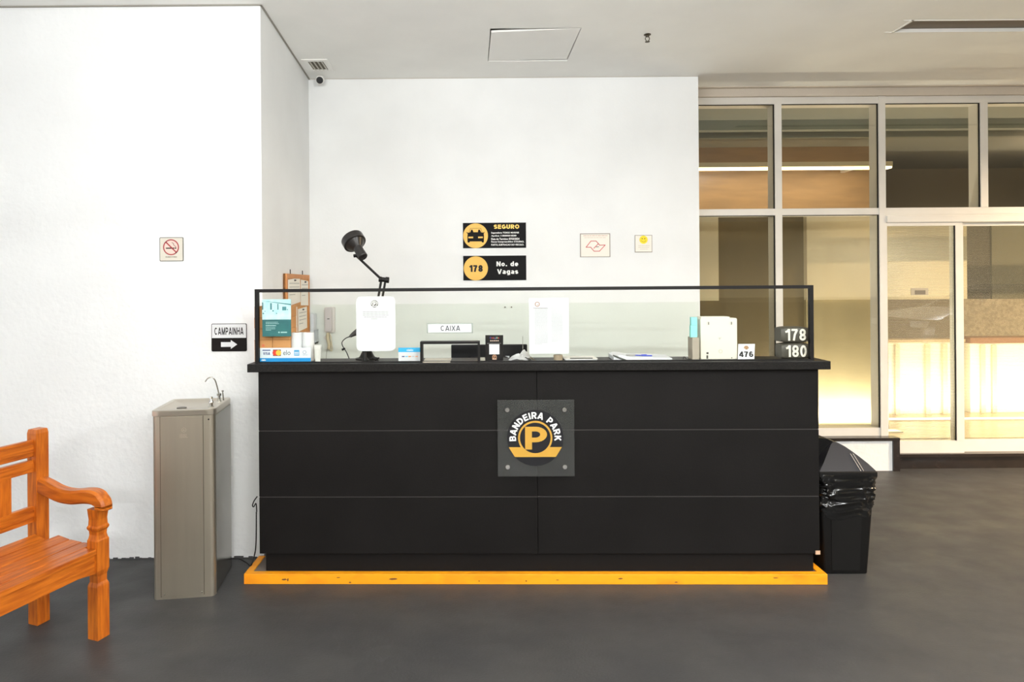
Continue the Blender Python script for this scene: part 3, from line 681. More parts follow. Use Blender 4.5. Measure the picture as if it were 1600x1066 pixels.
# two column notice
t, W, H = glued('paper_notice', 'tall white paper with two columns of small print on the middle of the glass', 'notice', 827, 466, 888.5, 553)
bm = BM(); prism(bm, rrect(0, 0, W, H, .004), 0, .001); obj('sheet', bm, M_PAPER, t)
bm = BM(); disc(bm, W*.21, H*.89, .013, -.0008, 0, 24); obj('printed_logo', bm, mat('logo_brown', (150, 108, 88), .7), t)
bm = BM(); disc(bm, W*.21, H*.89, .009, -.0014, -.0008, 24, .0065); sans(bm, 'P', W*.21-.004, H*.89-.005, W*.21+.005, H*.89+.005, -.0012, .25); obj('logo_lettering', bm, M_TEXTW, t)
bm = BM(); textlines(bm, W*.14, W*.47, H*.81, 29, H*.0225, .0022, 0); obj('print', bm, M_TEXTG, t)
bm = BM(); textlines(bm, W*.56, W*.85, H*.84, 27, H*.0235, .0022, 0); obj('print', bm, M_TEXTG, t)
bm = BM(); box(bm, (W*.10, -.0006, H*.815), (W*.47, 0, H*.825)); obj('heading', bm, mat('mid_ink', (150, 148, 146), .8), t)
# CAIXA
t, W, H = glued('acrylic_sign', 'small white acrylic sign reading CAIXA on the glass above the pay window', 'sign', 667, 505.5, 739, 521)
bm = BM(); box(bm, (0, .0, 0), (W, .002, H)); obj('clear_sleeve', bm, glass('sleeve', (.93, .96, .96), 1.5, haze=.12), t)
bm = BM(); box(bm, (.006, -.001, .004), (W-.008, 0, H-.004)); obj('card', bm, M_PAPER, t)
bm = BM(); sans(bm, 'CAIXA', W*.30, H*.24, W*.72, H*.76, -.0014, .14); obj('lettering', bm, mat('violet_black_ink', (64, 58, 72), .7), t)
# teal leaflet
t, W, H = glued('poster_leaflet', 'teal leaflet with a pale office picture stuck at the left end of the glass', 'leaflet', 410, 468, 454.5, 526)
bm = BM(); box(bm, (0, 0, 0), (W, .002, H)); obj('sheet', bm, mat('teal_print', (44, 112, 110), .5, col2=(38, 100, 102), vscale=20), t)
bm = BM(); box(bm, (0, -.0008, H*.455), (W, 0, H)); pc = obj('picture', bm, mat('pale_cyan_print', (206, 236, 238), .5, col2=(170, 222, 226), vscale=25), t)
bm = BM()
prism(bm, [(0, H*.96), (W, H*.84), (W, H*.875), (W*.0, H*.90+.012)], -.0016, -.0008)
for (x0, z0, x1, z1) in ((0, .72, .04, .92), (.28, .72, .34, .9), (.53, .72, .57, .88), (.70, .70, .84, .80)): box(bm, (W*x0, -.0016, H*z0), (W*x1, -.0008, H*z1))
for (x, z, r) in ((.04, .62, .004), (.38, .69, .004), (.5, .62, .003), (.88, .72, .003), (.1, .68, .0025)): disc(bm, W*x, H*z, r, -.0016, -.0008, 8)
obj('picture_shape', bm, mat('dark_teal_print', (70, 128, 134), .5), pc)
bm = BM(); textlines(bm, W*.12, W*.55, H*.39, 1, .01, .0025, 0, False); textlines(bm, W*.12, W*.58, H*.35, 1, .01, .0025, 0, False); textlines(bm, W*.12, W*.48, H*.30, 1, .01, .004, 0, False); textlines(bm, W*.12, W*.45, H*.245, 3, H*.035, .002, 0); obj('print', bm, mat('pale_teal_ink', (170, 208, 204), .7), t)
bm = BM(); disc(bm, W*.58, H*.11, .004, -.0008, 0, 16); obj('round_mark', bm, mat('pale_teal_ink', (170, 208, 204), .7), t)
bm = BM(); textlines(bm, W*.64, W*.86, H*.125, 1, .01, .006, 0, False, (.95, .99)); obj('brand_lettering', bm, mat('pale_teal_ink', (170, 208, 204), .7), t)
# card brands strip
t, W, H = glued('card_payment_strip', 'white and blue strip with payment card logos at the bottom left of the glass', 'sign', 404.5, 544, 485.5, 565.6)
bm = BM(); box(bm, (0, 0, 0), (W, .002, H)); obj('sheet', bm, mat('pale_grey_blue', (222, 230, 234), .5), t)
bm = BM(); box(bm, (0, -.0006, 0), (W, 0, H*.27)); bb = obj('blue_band', bm, mat('cyan_blue', (12, 140, 206), .5), t)
bm = BM(); text(bm, 'cielo', W*.05, H*.07, W*.135, H*.21, -.001, .03); obj('band_lettering', bm, M_TEXTW, bb)
bm = BM(); sans(bm, 'VISA', W*.085, H*.50, W*.215, H*.70, -.0006, .22); box(bm, (W*.07, -.0008, H*.80), (W*.225, 0, H*.87)); obj('card_logo', bm, mat('visa_blue', (52, 60, 120), .6), t)
bm = BM(); box(bm, (W*.275, -.0008, H*.42), (W*.425, 0, H*.88)); lg = obj('card_logo', bm, mat('mc_dark', (110, 44, 40), .6), t)
bm = BM(); disc(bm, W*.318, H*.65, H*.20, -.0014, -.0008, 24); obj('red_circle', bm, mat('mc_red', (224, 60, 40), .6), lg)
bm = BM(); disc(bm, W*.382, H*.65, H*.20, -.0018, -.0014, 24); obj('yellow_circle', bm, mat('mc_yellow', (245, 190, 66), .6), lg)
bm = BM(); text(bm, 'elo', W*.47, H*.48, W*.61, H*.84, -.0008, .0); obj('card_logo', bm, mat('elo_grey', (70, 76, 80), .6), t)
bm = BM(); box(bm, (W*.68, -.0008, H*.44), (W*.78, 0, H*.84)); lg = obj('card_logo', bm, mat('amex_blue', (66, 156, 206), .6), t)
bm = BM(); textlines(bm, W*.69, W*.77, H*.70, 2, H*.12, .004, -.0008, False, (.5, .9)); obj('logo_lettering', bm, M_TEXTW, lg)
bm = BM(); disc(bm, W*.88, H*.68, H*.14, -.0008, 0, 24, H*.09); textlines(bm, W*.84, W*.94, H*.5, 1, .01, .003, 0, False); obj('card_logo', bm, mat('diners_grey', (170, 172, 186), .6), t)

# ================================================================= ON THE COUNTER
def onctr(name, label, cat, x, ypx_unused, d, group=None, rz=0):
    P = cp(x, 555, d); return thing(name, label, cat, (P.x, P.y, TOPZ+.0003), CR+rz, group)
# tent card with blue header
t = onctr('tent_card', 'small white card with bright blue header standing left of the pay window', 'card', 640, 0, .06)
W = .118; H = .068
M_ = Matrix.Rotation(R(-8), 4, 'X')
bm = BM(); box(bm, (-W/2, 0, .0), (W/2, .002, H), 0, 1, M_); box(bm, (-W/2, .03, 0), (W/2, .032, H*.98), 0, 1, Matrix.Translation((0, .01, 0)) @ Matrix.Rotation(R(18), 4, 'X') @ Matrix.Translation((0, -.03, 0)) if False else None)
obj('card', bm, M_PAPER, t)
bm = BM(); box(bm, (-W/2-.001, -.0012, H*.68), (W/2+.006, 0, H*1.02), 0, 1, M_); h2 = obj('blue_header', bm, mat('sky_blue', (18, 168, 222), .5), t)
bm = BM(); text(bm, 'cielo', -.016, H*.76, .018, H*.92, -.0016, .02); bmesh.ops.transform(bm, matrix=M_, verts=bm.verts[:]); obj('header_lettering', bm, M_TEXTW, h2)
for xx, cc in ((-.034, (60, 70, 120)), (-.016, (110, 190, 220)), (0, (224, 140, 60)), (.018, (190, 190, 190)), (.036, (240, 170, 130))):
    bm = BM(); box(bm, (xx-.007, -.0009, H*.30), (xx+.007, 0, H*.38), 0, 1, M_); obj('card_logo', bm, mat('chip%d%d' % (cc[0], cc[1]), cc, .6), t)
# review stand: black card, blank panel where the code stood
t = onctr('review_stand', 'small black upright card with five stars and a white square right of the pay window', 'card stand', 772.5, 0, .045)
W = .093; H = .134
bm = BM(); box(bm, (-W/2, 0, .0), (W/2, .004, H), .001); box(bm, (-W/2, .004, 0), (W/2, .045, .004)); obj('card', bm, mat('gloss_black', (20, 18, 20), .25), t)
def letters(s, cols, x0, x1, z0, z1, par, nm):
    n_ = len(s); wl = (x1-x0)/n_
    for i, ch in enumerate(s):
        b_ = BM(); text(b_, ch, x0+i*wl+wl*.08, z0 if ch != 'g' else z0-(z1-z0)*.3, x0+(i+1)*wl-wl*.08, z1 if ch in 'Gl' else z0+(z1-z0)*.72, -.0006, .01)
        obj(nm, b_, mat('ltr%d%d%d' % cols[i], cols[i], .6), par)
letters('Google', [(92, 96, 170), (200, 60, 60), (214, 120, 110), (92, 96, 150), (120, 150, 120), (200, 70, 60)], -.024, .026, H*.86, H*.93, t, 'letter')
for i in range(5):
    b_ = BM(); cx_, cz_ = -.018+i*.0095, H*.78
    prism(b_, [(cx_+(.0045 if k % 2 == 0 else .002)*math.sin(PI*k/5), cz_+(.0045 if k % 2 == 0 else .002)*math.cos(PI*k/5)) for k in range(10)], -.0008, 0); obj('star', b_, mat('star_white', (244, 214, 190), .6), t)
bm = BM(); textlines(bm, -W*.40, W*.38, H*.685, 1, .01, .002, 0, False); obj('print', bm, mat('mid_ink', (150, 148, 146), .8), t)
bm = BM(); box(bm, (-W*.29, -.001, H*.255), (W*.28, 0, H*.645)); obj('white_panel', bm, mat('panel_white', (226, 224, 226), .6), t)
b1, b2 = BM(), BM(); disc(b1, 0, H*.15, .012, -.0008, 0, 24, .008); sans(b1, 'P', -.004, H*.15-.006, .005, H*.15+.006, -.0006, .24); box(b2, (-.011, -.001, H*.055), (.011, -.0002, H*.085))
obj('printed_logo', b1, mat('copper_ink', (176, 128, 96), .6), t); obj('logo_band', b2, mat('pale_copper', (236, 196, 170), .6), t)
# kraft boxes: two columns of five
base = cp(403.5, 563, .12)
BW, BH, BD = .094, .0575, .11
LB = [['bottom', 'second from the bottom', 'middle', 'fourth from the bottom', 'topmost'], ['left', 'right']]
for c_ in range(2):
    for r_ in range(5):
        jx = random.uniform(-.0015, .0015)
        P = Matrix.Rotation(CR, 3, 'Z') @ Vector((BW/2+.001+c_*(BW+.0025)+jx, 0, 0))
        t = thing('kraft_box', 'small kraft cardboard box, %s of the %s column behind the glass corner' % (LB[0][r_], LB[1][c_]), 'box', (base.x+P.x, base.y+P.y, TOPZ+.0005+r_*(BH+.0008)), CR, 'kraft boxes stacked behind the glass corner')
        bm = BM(); box(bm, (-BW/2, -BD/2, 0), (BW/2, BD/2, BH), .0012, 1); obj('carton', bm, M_CARD, t)
        bm = BM(); box(bm, (-BW/2+.001, -BD/2-.0006, BH-.0035), (BW/2-.001, -BD/2, BH-.002)); obj('lid_seam', bm, mat('carton_seam', (150, 104, 60), .8), t)
        if c_ == 0 and r_ == 1:
            bm = BM(); disc(bm, .0, BH*.45, .008, -BD/2-.0008, -BD/2, 16); obj('stamp', bm, mat('red_stamp', (214, 120, 80), .7), t)
# paper cups / rolls in white
for i, (x, hh, lab) in enumerate(((464, .150, 'left of the pair of white paper rolls standing beside the kraft boxes'), (482, .150, 'right of the pair of white paper rolls standing beside the kraft boxes'))):
    t = onctr('paper_roll', 'tall ' + lab, 'paper roll', x, 0, .10, 'white paper rolls beside the kraft boxes')
    bm = BM(); lathe(bm, [(.012, .001), (.030, .0), (.031, .002), (.031, hh-.002), (.030, hh), (.012, hh)], 32); obj('paper', bm, M_PAPER, t, 30)
    bm = BM(); lathe(bm, [(.0105, 0), (.0115, 0), (.0115, hh+.0008), (.0105, hh+.0008)], 24); obj('core', bm, M_CARD, t, 30)
# ribbed translucent cup
t = onctr('ribbed_cup_stack', 'short stack of ribbed white plastic cups right of the paper rolls', 'cups', 496.5, 0, .06)
bm = BM(); n_ = 48
rings = [[Vector(((.0125+.006*z/.085+(.001 if k % 2 else 0))*math.cos(2*PI*k/n_), (.0125+.006*z/.085+(.001 if k % 2 else 0))*math.sin(2*PI*k/n_), z)) for k in range(n_)] for z in (0, .03, .06, .085)]
loft(bm, rings); obj('cup_body', bm, mat('translucent_white', (232, 230, 222), .4), t)
bm = BM()
for z in (.066, .074, .082): lathe(bm, [(.019, z), (.0205, z+.001), (.0205, z+.003), (.019, z+.004)], 32)
obj('cup_rim', bm, M_WHITEP, t, 30)
# desk lamp
t = onctr('desk_lamp', 'black articulated desk lamp with its round shade turned up and away', 'lamp', 577, 0, .15)
b0 = Vector((cp(577, 555, .135).x, cp(577, 555, .135).y, TOPZ))
Rm = Matrix.Rotation(-CR, 3, 'Z')
def ll(x, y, Y): return Rm @ (at(x, y, Y)-b0)
bm = BM(); lathe(bm, [(.0, .0), (.062, .0), (.062, .006), (.045, .010), (.038, .018), (.026, .042), (.020, .052), (.0, .053)], 40, (-.012, -.0, 0)); obj('base', bm, M_BLACK, t, 40)
bm = BM(); e1 = ll(598, 438, 3.36); s0 = Vector((-.005, 0, .05))
el = ll(594, 437, 3.36); er = ll(604, 438, 3.36)
tube(bm, [Vector((0, 0, .05)), el+Vector((.006, 0, -.004))], .0062, 10); obj('lower_arm', bm, M_BLACKM, t, 40)
bm = BM(); tube(bm, [Vector((.022, 0, .05)), er+Vector((-.006, 0, -.004))], .0062, 10); obj('lower_arm', bm, M_BLACKM, t, 40)
bm = BM(); lathe(bm, [(.0, 0), (.015, 0), (.015, .012), (.013, .014), (.013, .034), (.016, .036), (.016, .054), (.0, .054)], 20, el+Vector((-.006, 0, .002)), (er-el)); obj('elbow_joint', bm, M_BLACKM, t, 40)
neck = ll(556, 399, 3.33); sock = ll(567.5, 402, 3.29)
bm = BM(); tube(bm, [el+Vector((.004, 0, .004)), neck], .0068, 10); tube(bm, [neck+Vector((-.012, 0, -.003)), neck+Vector((.010, 0, .0))], .009, 12); obj('upper_arm', bm, M_BLACKM, t, 40)
shc = ll(549, 371, 3.37); ax = (shc-sock); L_ = ax.length; axn = ax.normalized()
bm = BM(); lathe(bm, [(.0, 0.006), (.012, .006), (.013, .001), (.022, .0), (.0255, .004), (.0245, .070), (.020, .076), (.0, .072)], 32, sock, axn); obj('lamp_socket', bm, mat('ribbed_black', (34, 31, 29), .45), t, 25)
bm = BM(); lathe(bm, [(.018, .066), (.026, .074), (.052, .104), (.060, .106), (.062, .108), (.062, .146), (.059, .146), (.0585, .110), (.050, .107), (.024, .078), (.0, .075)], 48, sock, axn); obj('lamp_shade', bm, mat('black_enamel', (34, 31, 29), .28), t, 22)
bm = BM(); lathe(bm, [(.0, .064), (.012, .066), (.026, .100), (.026, .115), (.012, .13), (.0, .132)], 24, sock, axn); obj('bulb', bm, M_WHITEP, t, 60)
# barcode scanner on its cable
t = onctr('barcode_scanner', 'black hand scanner on a stand with its cable hanging, left of the white notice', 'scanner', 548, 0, .06)
b0 = Vector((cp(548, 555, .06).x, cp(548, 555, .06).y, TOPZ))
def l2(x, y, d=.06): return Rm @ (cp(x, y, d)-b0)
bm = BM(); p = [l2(547, 526), l2(552, 522.5), l2(558, 519), l2(566, 517), l2(572, 517)]; tube(bm, p, [.0075, .012, .017, .019, .015], 16); obj('scanner_head', bm, mat('charcoal_plastic', (64, 60, 58), .5), t, 60)
bm = BM(); tube(bm, [l2(567, 520), Vector((l2(570, 540).x, 0, .02)), Vector((l2(571, 540).x, 0, .0))], [.012, .010, .022], 14); obj('stand', bm, M_BLACK, t, 50)
bm = BM(); tube(bm, smoothpath([l2(548, 525.5), l2(540, 529), l2(534.5, 535), l2(535.5, 541), l2(541, 550), l2(544.5, 558), l2(545.5, 562)+Vector((0, 0, .004))]), [.0035]*3+[.0024]*34, 8); obj('cable', bm, M_BLACK, t, 60)
bm = BM(); tube(bm, [l2(534.5, 547), l2(539, 544.5)], [.006, .005], 10); obj('cable_clip', bm, M_BLACK, t, 60)
# dark cable clutter by the lamp base
t = onctr('cable_bundle', 'small dark tangle of cable by the foot of the desk lamp', 'cable', 586, 0, .05)
bm = BM(); rr = random.Random(9)
pts = [(rr.uniform(-.02, .026), rr.uniform(-.012, .02), .003+.02*abs(math.sin(i*.9))*rr.uniform(.6, 1.1)) for i in range(12)]; tube(bm, smoothpath(pts, 5), .0028, 8); obj('cable', bm, M_BLACK, t, 60)
# small tags by the pay window
t = onctr('steel_tag', 'tiny pale metal clip lying between the pay window and the black card', 'clip', 754, 0, .05)
bm = BM(); box(bm, (-.012, -.01, 0), (.012, .01, .006), .001); box(bm, (-.012, -.002, .006), (.012, .010, .016), .001); obj('clip_body', bm, mat('clip_metal', (200, 196, 184), .3, metal=.5), t)
# crumpled papers
def crumple(name, label, x, d, wd, dp, hg, seed, m=mat('bright_paper', (248, 248, 248), .8)):
    t = onctr(name, label, 'paper', x, 0, d)
    rr = random.Random(seed); bm = BM(); nx, ny = 9, 6
    V = [[None]*ny for _ in range(nx)]
    for i in range(nx):
        for j in range(ny):
            u, v_ = i/(nx-1), j/(ny-1); z = hg*math.sin(PI*min(1, u*1.15))**.8*(.35+.65*v_)*rr.uniform(.6, 1.05)
            V[i][j] = bm.verts.new((-wd/2+u*wd+rr.uniform(-.004, .004), -dp/2+v_*dp+rr.uniform(-.003, .003), max(.001, z)))
    for i in range(nx-1):
        for j in range(ny-1): bm.faces.new((V[i][j], V[i+1][j], V[i+1][j+1], V[i][j+1]))
    bmesh.ops.solidify(bm, geom=bm.faces[:], thickness=.0012)
    zm = min(v.co.z for v in bm.verts)
    for v in bm.verts: v.co.z -= zm
    obj('sheet', bm, m, t)
    return t
crumple('crumpled_paper', 'crumpled white paper slips on the counter left of the tall notice', 812, .06, .11, .07, .036, 4)
t = crumple('crumpled_paper', 'folded white paper leaning behind the crumpled slips near the thin pen', 822, .12, .08, .05, .052, 8)
t = onctr('key_ring', 'small dark bunch of keys on the counter under the tall notice', 'keys', 830, 0, .05)
bm = BM(); rr = random.Random(2)
for i in range(5):
    a = rr.uniform(0, PI); M_ = Matrix.Translation((rr.uniform(-.014, .014), 0, .004+i*.003)) @ Matrix.Rotation(a, 4, 'Z') @ Matrix.Rotation(R(rr.uniform(-25, 25)), 4, 'Y')
    box(bm, (-.014, -.003, -.001), (.014, .003, .001), 0, 1, M_)
obj('key', bm, mat('key_brass', (110, 96, 72), .4, metal=.6), t)
t = onctr('upright_pen', 'thin grey rod standing upright above the crumpled slips', 'pen', 817, 0, .15)
bm = BM(); lathe(bm, [(.0, 0), (.010, 0), (.010, .006), (.0015, .008), (.0015, .118), (.0, .119)], 14); obj('rod', bm, mat('rod_grey', (150, 148, 140), .4), t, 40)
t = onctr('round_pot', 'small round ribbed beige pot under the tall notice', 'pot', 872, 0, .04)
bm = BM(); n_ = 36
rings = [[Vector((rr_*math.cos(2*PI*k/n_)*(1+.04*(k % 2)), rr_*math.sin(2*PI*k/n_)*(1+.04*(k % 2)), z)) for k in range(n_)] for rr_, z in ((.021, 0), (.0225, .004), (.0225, .028), (.021, .030), (.018, .030), (.018, .004))]
loft(bm, rings); obj('pot_body', bm, mat('pot_beige', (150, 134, 112), .6), t)
# notebooks and papers
t = onctr('flat_notebook', 'flat white notebook with a black edge lying right of the round pot', 'notebook', 907, 0, .08)
bm = BM(); box(bm, (-.085, -.05, 0), (.078, .08, .008), .001); obj('pages', bm, M_PAPER, t)
bm = BM(); box(bm, (-.062, -.0515, .0105), (.055, -.045, .0145), .001); obj('black_pen', bm, M_TEXTD, t)
bm = BM(); box(bm, (-.09, -.052, .008), (.082, .08, .0103), .0006); obj('cover', bm, mat('cover_white', (226, 222, 212), .6), t)
t = onctr('open_notebook', 'open white notebook with raised dark spine edge and a blue pen on it', 'notebook', 1000, 0, .09)
bm = BM()
rings = []
for i in range(13):
    u = i/12; x = -.15+.30*u; z = .010+.016*math.exp(-((u-.10)/.14)**2)+.006*math.sin(u*PI)
    rings.append([Vector((x, -.06, z)), Vector((x+.004, .09, z+.003)), Vector((x+.004, .09, .002)), Vector((x, -.06, .0))])
loft(bm, rings); obj('pages', bm, M_PAPER, t, 50)
bm = BM(); tube(bm, [(-.155, -.064, .028), (-.13, -.064, .018), (-.105, -.064, .008), (-.09, -.064, .004)], [.003, .0045, .004, .003], 8); obj('spine', bm, mat('spine_grey', (90, 92, 88), .5), t, 60)
bm = BM(); tube(bm, [(-.03, -.01, .0215), (.055, -.03, .0205)], .003, 8); box(bm, (.0, -.03, .019), (.028, -.022, .027), .001); obj('blue_pen', bm, mat('pen_blue', (60, 80, 190), .4), t)
bm = BM(); box(bm, (-.08, -.03, .022), (-.03, -.024, .0265), .001); obj('grey_pen', bm, mat('rod_grey', (150, 148, 140), .4), t)
t = onctr('loose_cable', 'short thin black cable end lying left of the grey card holder', 'cable', 1071, 0, .05)
bm = BM(); tube(bm, smoothpath([(-.012, 0, .002), (-.008, 0, .016), (0, 0, .010), (.010, 0, .002), (.02, 0, .002)]), .0013, 6); obj('cable', bm, M_BLACK, t, 60)
# envelope holder with teal cards
t = onctr('card_holder', 'tall narrow grey holder left of the cream box', 'holder', 1086.5, 0, .06)
bm = BM(); box(bm, (-.022, -.02, 0), (.014, .05, .115), .0015); obj('holder_body', bm, mat('holder_grey', (162, 152, 136), .6), t)
P = t.location
for i, (dx, dy, z0, z1, lab) in enumerate(((-.011, .0, .1155, .177, 'front teal envelope standing in the grey holder'), (.004, .035, .1155, .218, 'taller rear teal envelope standing in the grey holder'))):
    bm = BM(); box(bm, (-.016, -.012, 0), (.016, .010, z1-z0), .001)
    o = obj('envelope', bm, mat('teal_paper', (142, 216, 208), .6), loc=(P.x+dx, P.y+dy, P.z+z0), rotz=CR); tag(o, lab, 'envelope', 'teal envelopes in the holder')
# cream box
t = onctr('cream_equipment_box', 'upright cream plastic box with screw slots near the right end of the counter', 'box', 1124, 0, .07)
bm = BM(); prism(bm, rrect(-.096, 0, .092, .213, .008, corners=(0, 0, 1, 1)), 0, .07); obj('box_body', bm, M_CREAM, t)
bm = BM(); prism(bm, rrect(-.090, .005, .060, .220, .006), .012, .075); obj('back_shell', bm, M_CREAM, t)
bm = BM()
for xx in (-.056, .062): disc(bm, xx, .186, .0085, -.0012, 0, 20, .0065)
disc(bm, .006, .040, .0105, -.0015, 0, 24, .007)
obj('screw_boss', bm, mat('cream_dark', (200, 195, 178), .5), t)  # rings around the screws in a darker cream
bm = BM()
for xx in (-.055, .063): box(bm, (xx-.0018, -.0014, .179), (xx+.0018, .0, .193))
box(bm, (-.067, -.001, .002), (-.058, 0, .020)); box(bm, (-.067, -.001, .026), (-.056, 0, .036)); disc(bm, .064, .006, .003, -.001, 0, 12)
obj('slot', bm, mat('slot_dark', (70, 66, 58), .6), t)
bm = BM(); box(bm, (-.004, -.0012, .108), (.010, 0, .112)); box(bm, (.0, -.0012, .100), (.004, 0, .108)); obj('embossed_mark', bm, mat('cream_mark', (184, 182, 168), .5), t)
# 476 card
t = onctr('number_card', 'small white card printed 476 leaning right of the cream box', 'card', 1167, 0, .055)
M_ = Matrix.Rotation(R(-7), 4, 'X')
bm = BM(); W = .088; H = .079; prism(bm, [(-W/2-.002, 0), (W/2-.006, 0), (W/2+.002, H), (-W/2+.004, H)], 0, .0025, M_); box(bm, (-.02, .0, 0), (.02, .03, .003)); obj('card', bm, M_PAPER, t)
bm = BM(); sans(bm, '476', -W*.44, H*.15, W*.38, H*.51, -.0006, .20, gap=.1); bmesh.ops.transform(bm, matrix=M_, verts=bm.verts[:]); obj('lettering', bm, M_TEXTD, t)
bm = BM(); prism(bm, [(-.012, H*.70), (.013, H*.70), (.013, H*.76), (.007, H*.88), (-.006, H*.88), (-.012, H*.78)], -.0008, 0, M_); prism(bm, [(-.005, H*.63), (.006, H*.63), (.008, H*.70), (-.006, H*.70)], -.0008, 0, M_); obj('printed_logo', bm, mat('logo_tan', (160, 122, 84), .6), t)
# number blocks 178 / 180
def block(label, s, z0, rz, dx):
    P = cp(1244.2+dx, 545, .03); P = P+Vector((0, .042, 0))
    t = thing('number_block', label, 'number block', (P.x, P.y, z0), CR+rz, 'black number blocks at the right end of the glass')
    hwx, hd, hh = .0725, .040, .083
    bm = BM(); rings = []
    # barrel shaped block: sides bulge, horizontal edges sag towards the corners
    nx = 14
    for i in range(nx+1):
        u = i/nx*2-1; x = u*hwx; k = 1-abs(u)**3*.14; dd = hd*(1-abs(u)**10*.12)
        zb = hh/2
        n_ = 20; ring = []
        for j in range(n_):
            a = 2*PI*j/n_; cx_, sz_ = math.cos(a), math.sin(a); e = .35
            ring.append(Vector((x, math.copysign(abs(cx_)**e, cx_)*dd, zb+math.copysign(abs(sz_)**e, sz_)*hh/2*k)))
        rings.append(ring)
    loft(bm, rings)
    obj('block_body', bm, mat('block_grey_black', (72, 68, 58), .45), t, 50)
    bm = BM(); sans(bm, s, -.052, .012, .052, .072, -hd-.0010, .17, .002, .13); obj('digits', bm, mat('digits_white', (226, 220, 204), .5), t)
    return t
b180 = block('lower dark rounded block reading 180 at the right end of the glass', '180', TOPZ+.0015, 0, .5)
b178 = block('upper dark rounded block reading 178 stacked on the 180 block', '178', TOPZ+.0855, R(.5), -.5)
# computer monitor seen from behind, on the clerk's desk
dk = thing('clerk_desk', 'low clerk desk hidden behind the black counter', 'desk', (CX, CY+.215, 0), CR)
bm = BM(); box(bm, (-1.38, 0, .72), (1.38, .50, .75), .002); obj('desk_top', bm, M_BLACKLAM, dk)
for xx in (-1.36, -.02, 1.33): bm = BM(); box(bm, (xx, .02, 0.0), (xx+.03, .48, .72)); o = obj('desk_panel', bm, M_BLACKLAM, dk)
for o in dk.children:
    pass
P = cp(788, 560, .46)
t = thing('computer_monitor', 'black computer monitor seen from behind right of the pay window', 'monitor', (at(764, 550, 3.70).x, 3.66, .7505), CR)
bm = BM(); box(bm, (-.222, 0, .17), (.222, .03, .428), .004); obj('screen_housing', bm, mat('monitor_black', (26, 26, 28), .5, spec=.2), t)
bm = BM(); box(bm, (-.11, -.03, .20), (.11, .0, .36), .01); obj('rear_bulge', bm, mat('monitor_black', (26, 26, 28), .5, spec=.2), t)
bm = BM(); box(bm, (-.03, -.01, .012), (.03, .015, .24), .004); box(bm, (-.11, -.08, 0), (.11, .10, .012), .004); obj('stand', bm, M_BLACK, t)
bm = BM(); box(bm, (.095, -.0015, .352), (.118, 0, .362)); obj('white_tag', bm, M_PAPER, t, label='tiny white sticker')

# ================================================================= WALL THINGS
def wallsign(name, label, cat, x0, y0, x1, y1, Y, rz=0):
    a = at(x0, y1, Y-.004); b = at(x1, y0, Y-.004); c = at(x0, y0, Y-.004)
    r = thing(name, label, cat, (a.x, Y-.004, a.z), rz); return r, at(x1, y1, Y).x-a.x, c.z-a.z
# SEGURO
t, W, H = wallsign('insurance_sign', 'black sign with yellow circle, car symbol and the heading SEGURO', 'sign', 723.5, 348.5, 822, 388, YB)
bm = BM(); box(bm, (0, 0, 0), (W, .0038, H)); obj('panel', bm, M_SIGNB, t)
bm = BM(); disc(bm, H*.50, H*.49, H*.49, -.0008, 0, 48); cd_ = obj('yellow_disc', bm, M_YEL, t)
u = H/430.   # sign drawing unit
def sp(x, z): return ((x-42)*u, (466-z)*u)
bm = BM()
prism(bm, [sp(*p) for p in [(125, 205), (160, 198), (215, 195), (300, 195), (355, 198), (395, 205), (400, 262), (398, 345), (395, 370), (365, 370), (357, 352), (158, 352), (152, 370), (122, 370), (118, 345), (118, 262)]], -.0016, -.0008)
prism(bm, [sp(*p) for p in [(165, 200), (185, 152), (205, 152), (222, 195)]], -.0016, -.0008)
prism(bm, [sp(*p) for p in [(295, 195), (305, 152), (330, 152), (352, 200)]], -.0016, -.0008)
prism(bm, [sp(*p) for p in [(98, 188), (122, 200), (135, 214), (112, 214)]], -.0016, -.0008); prism(bm, [sp(*p) for p in [(412, 188), (390, 200), (378, 214), (402, 214)]], -.0016, -.0008)
stroke(bm, [sp(150, 195), sp(172, 130), sp(345, 130), sp(368, 195)], .0022, -.0016, -.0008)
cs = obj('car_symbol', bm, M_SIGNB, cd_)
bm = BM()
for x0 in (135, 300): prism(bm, [sp(x0, 270), sp(x0+80, 270), sp(x0+80, 297), sp(x0, 297)], -.0024, -.0016)
obj('headlight', bm, M_YEL, cd_)
bm = BM(); sans(bm, 'SEGURO', *sp(568, 140), *sp(1000, 68), -.0004, .24, gap=.12); obj('heading', bm, mat('heading_yellow', (255, 208, 96), .5), t)
for i, (s, xr) in enumerate((('Seguradora: TOKIO MARINE', 995), ('Apolice: 1180000018200', 950), ('Data do Termino: 07/03/2024', 1002), ('Riscos Compreendidos: COLISAO,', 1080), ('FURTO, SUBTRACAO DO VEICULO.', 1078))):
    zc = 209+i*51; bm = BM(); text(bm, s, *sp(522, zc+19), *sp(xr, zc-16), -.0004, .03); obj('text_line', bm, M_TEXTW, t)
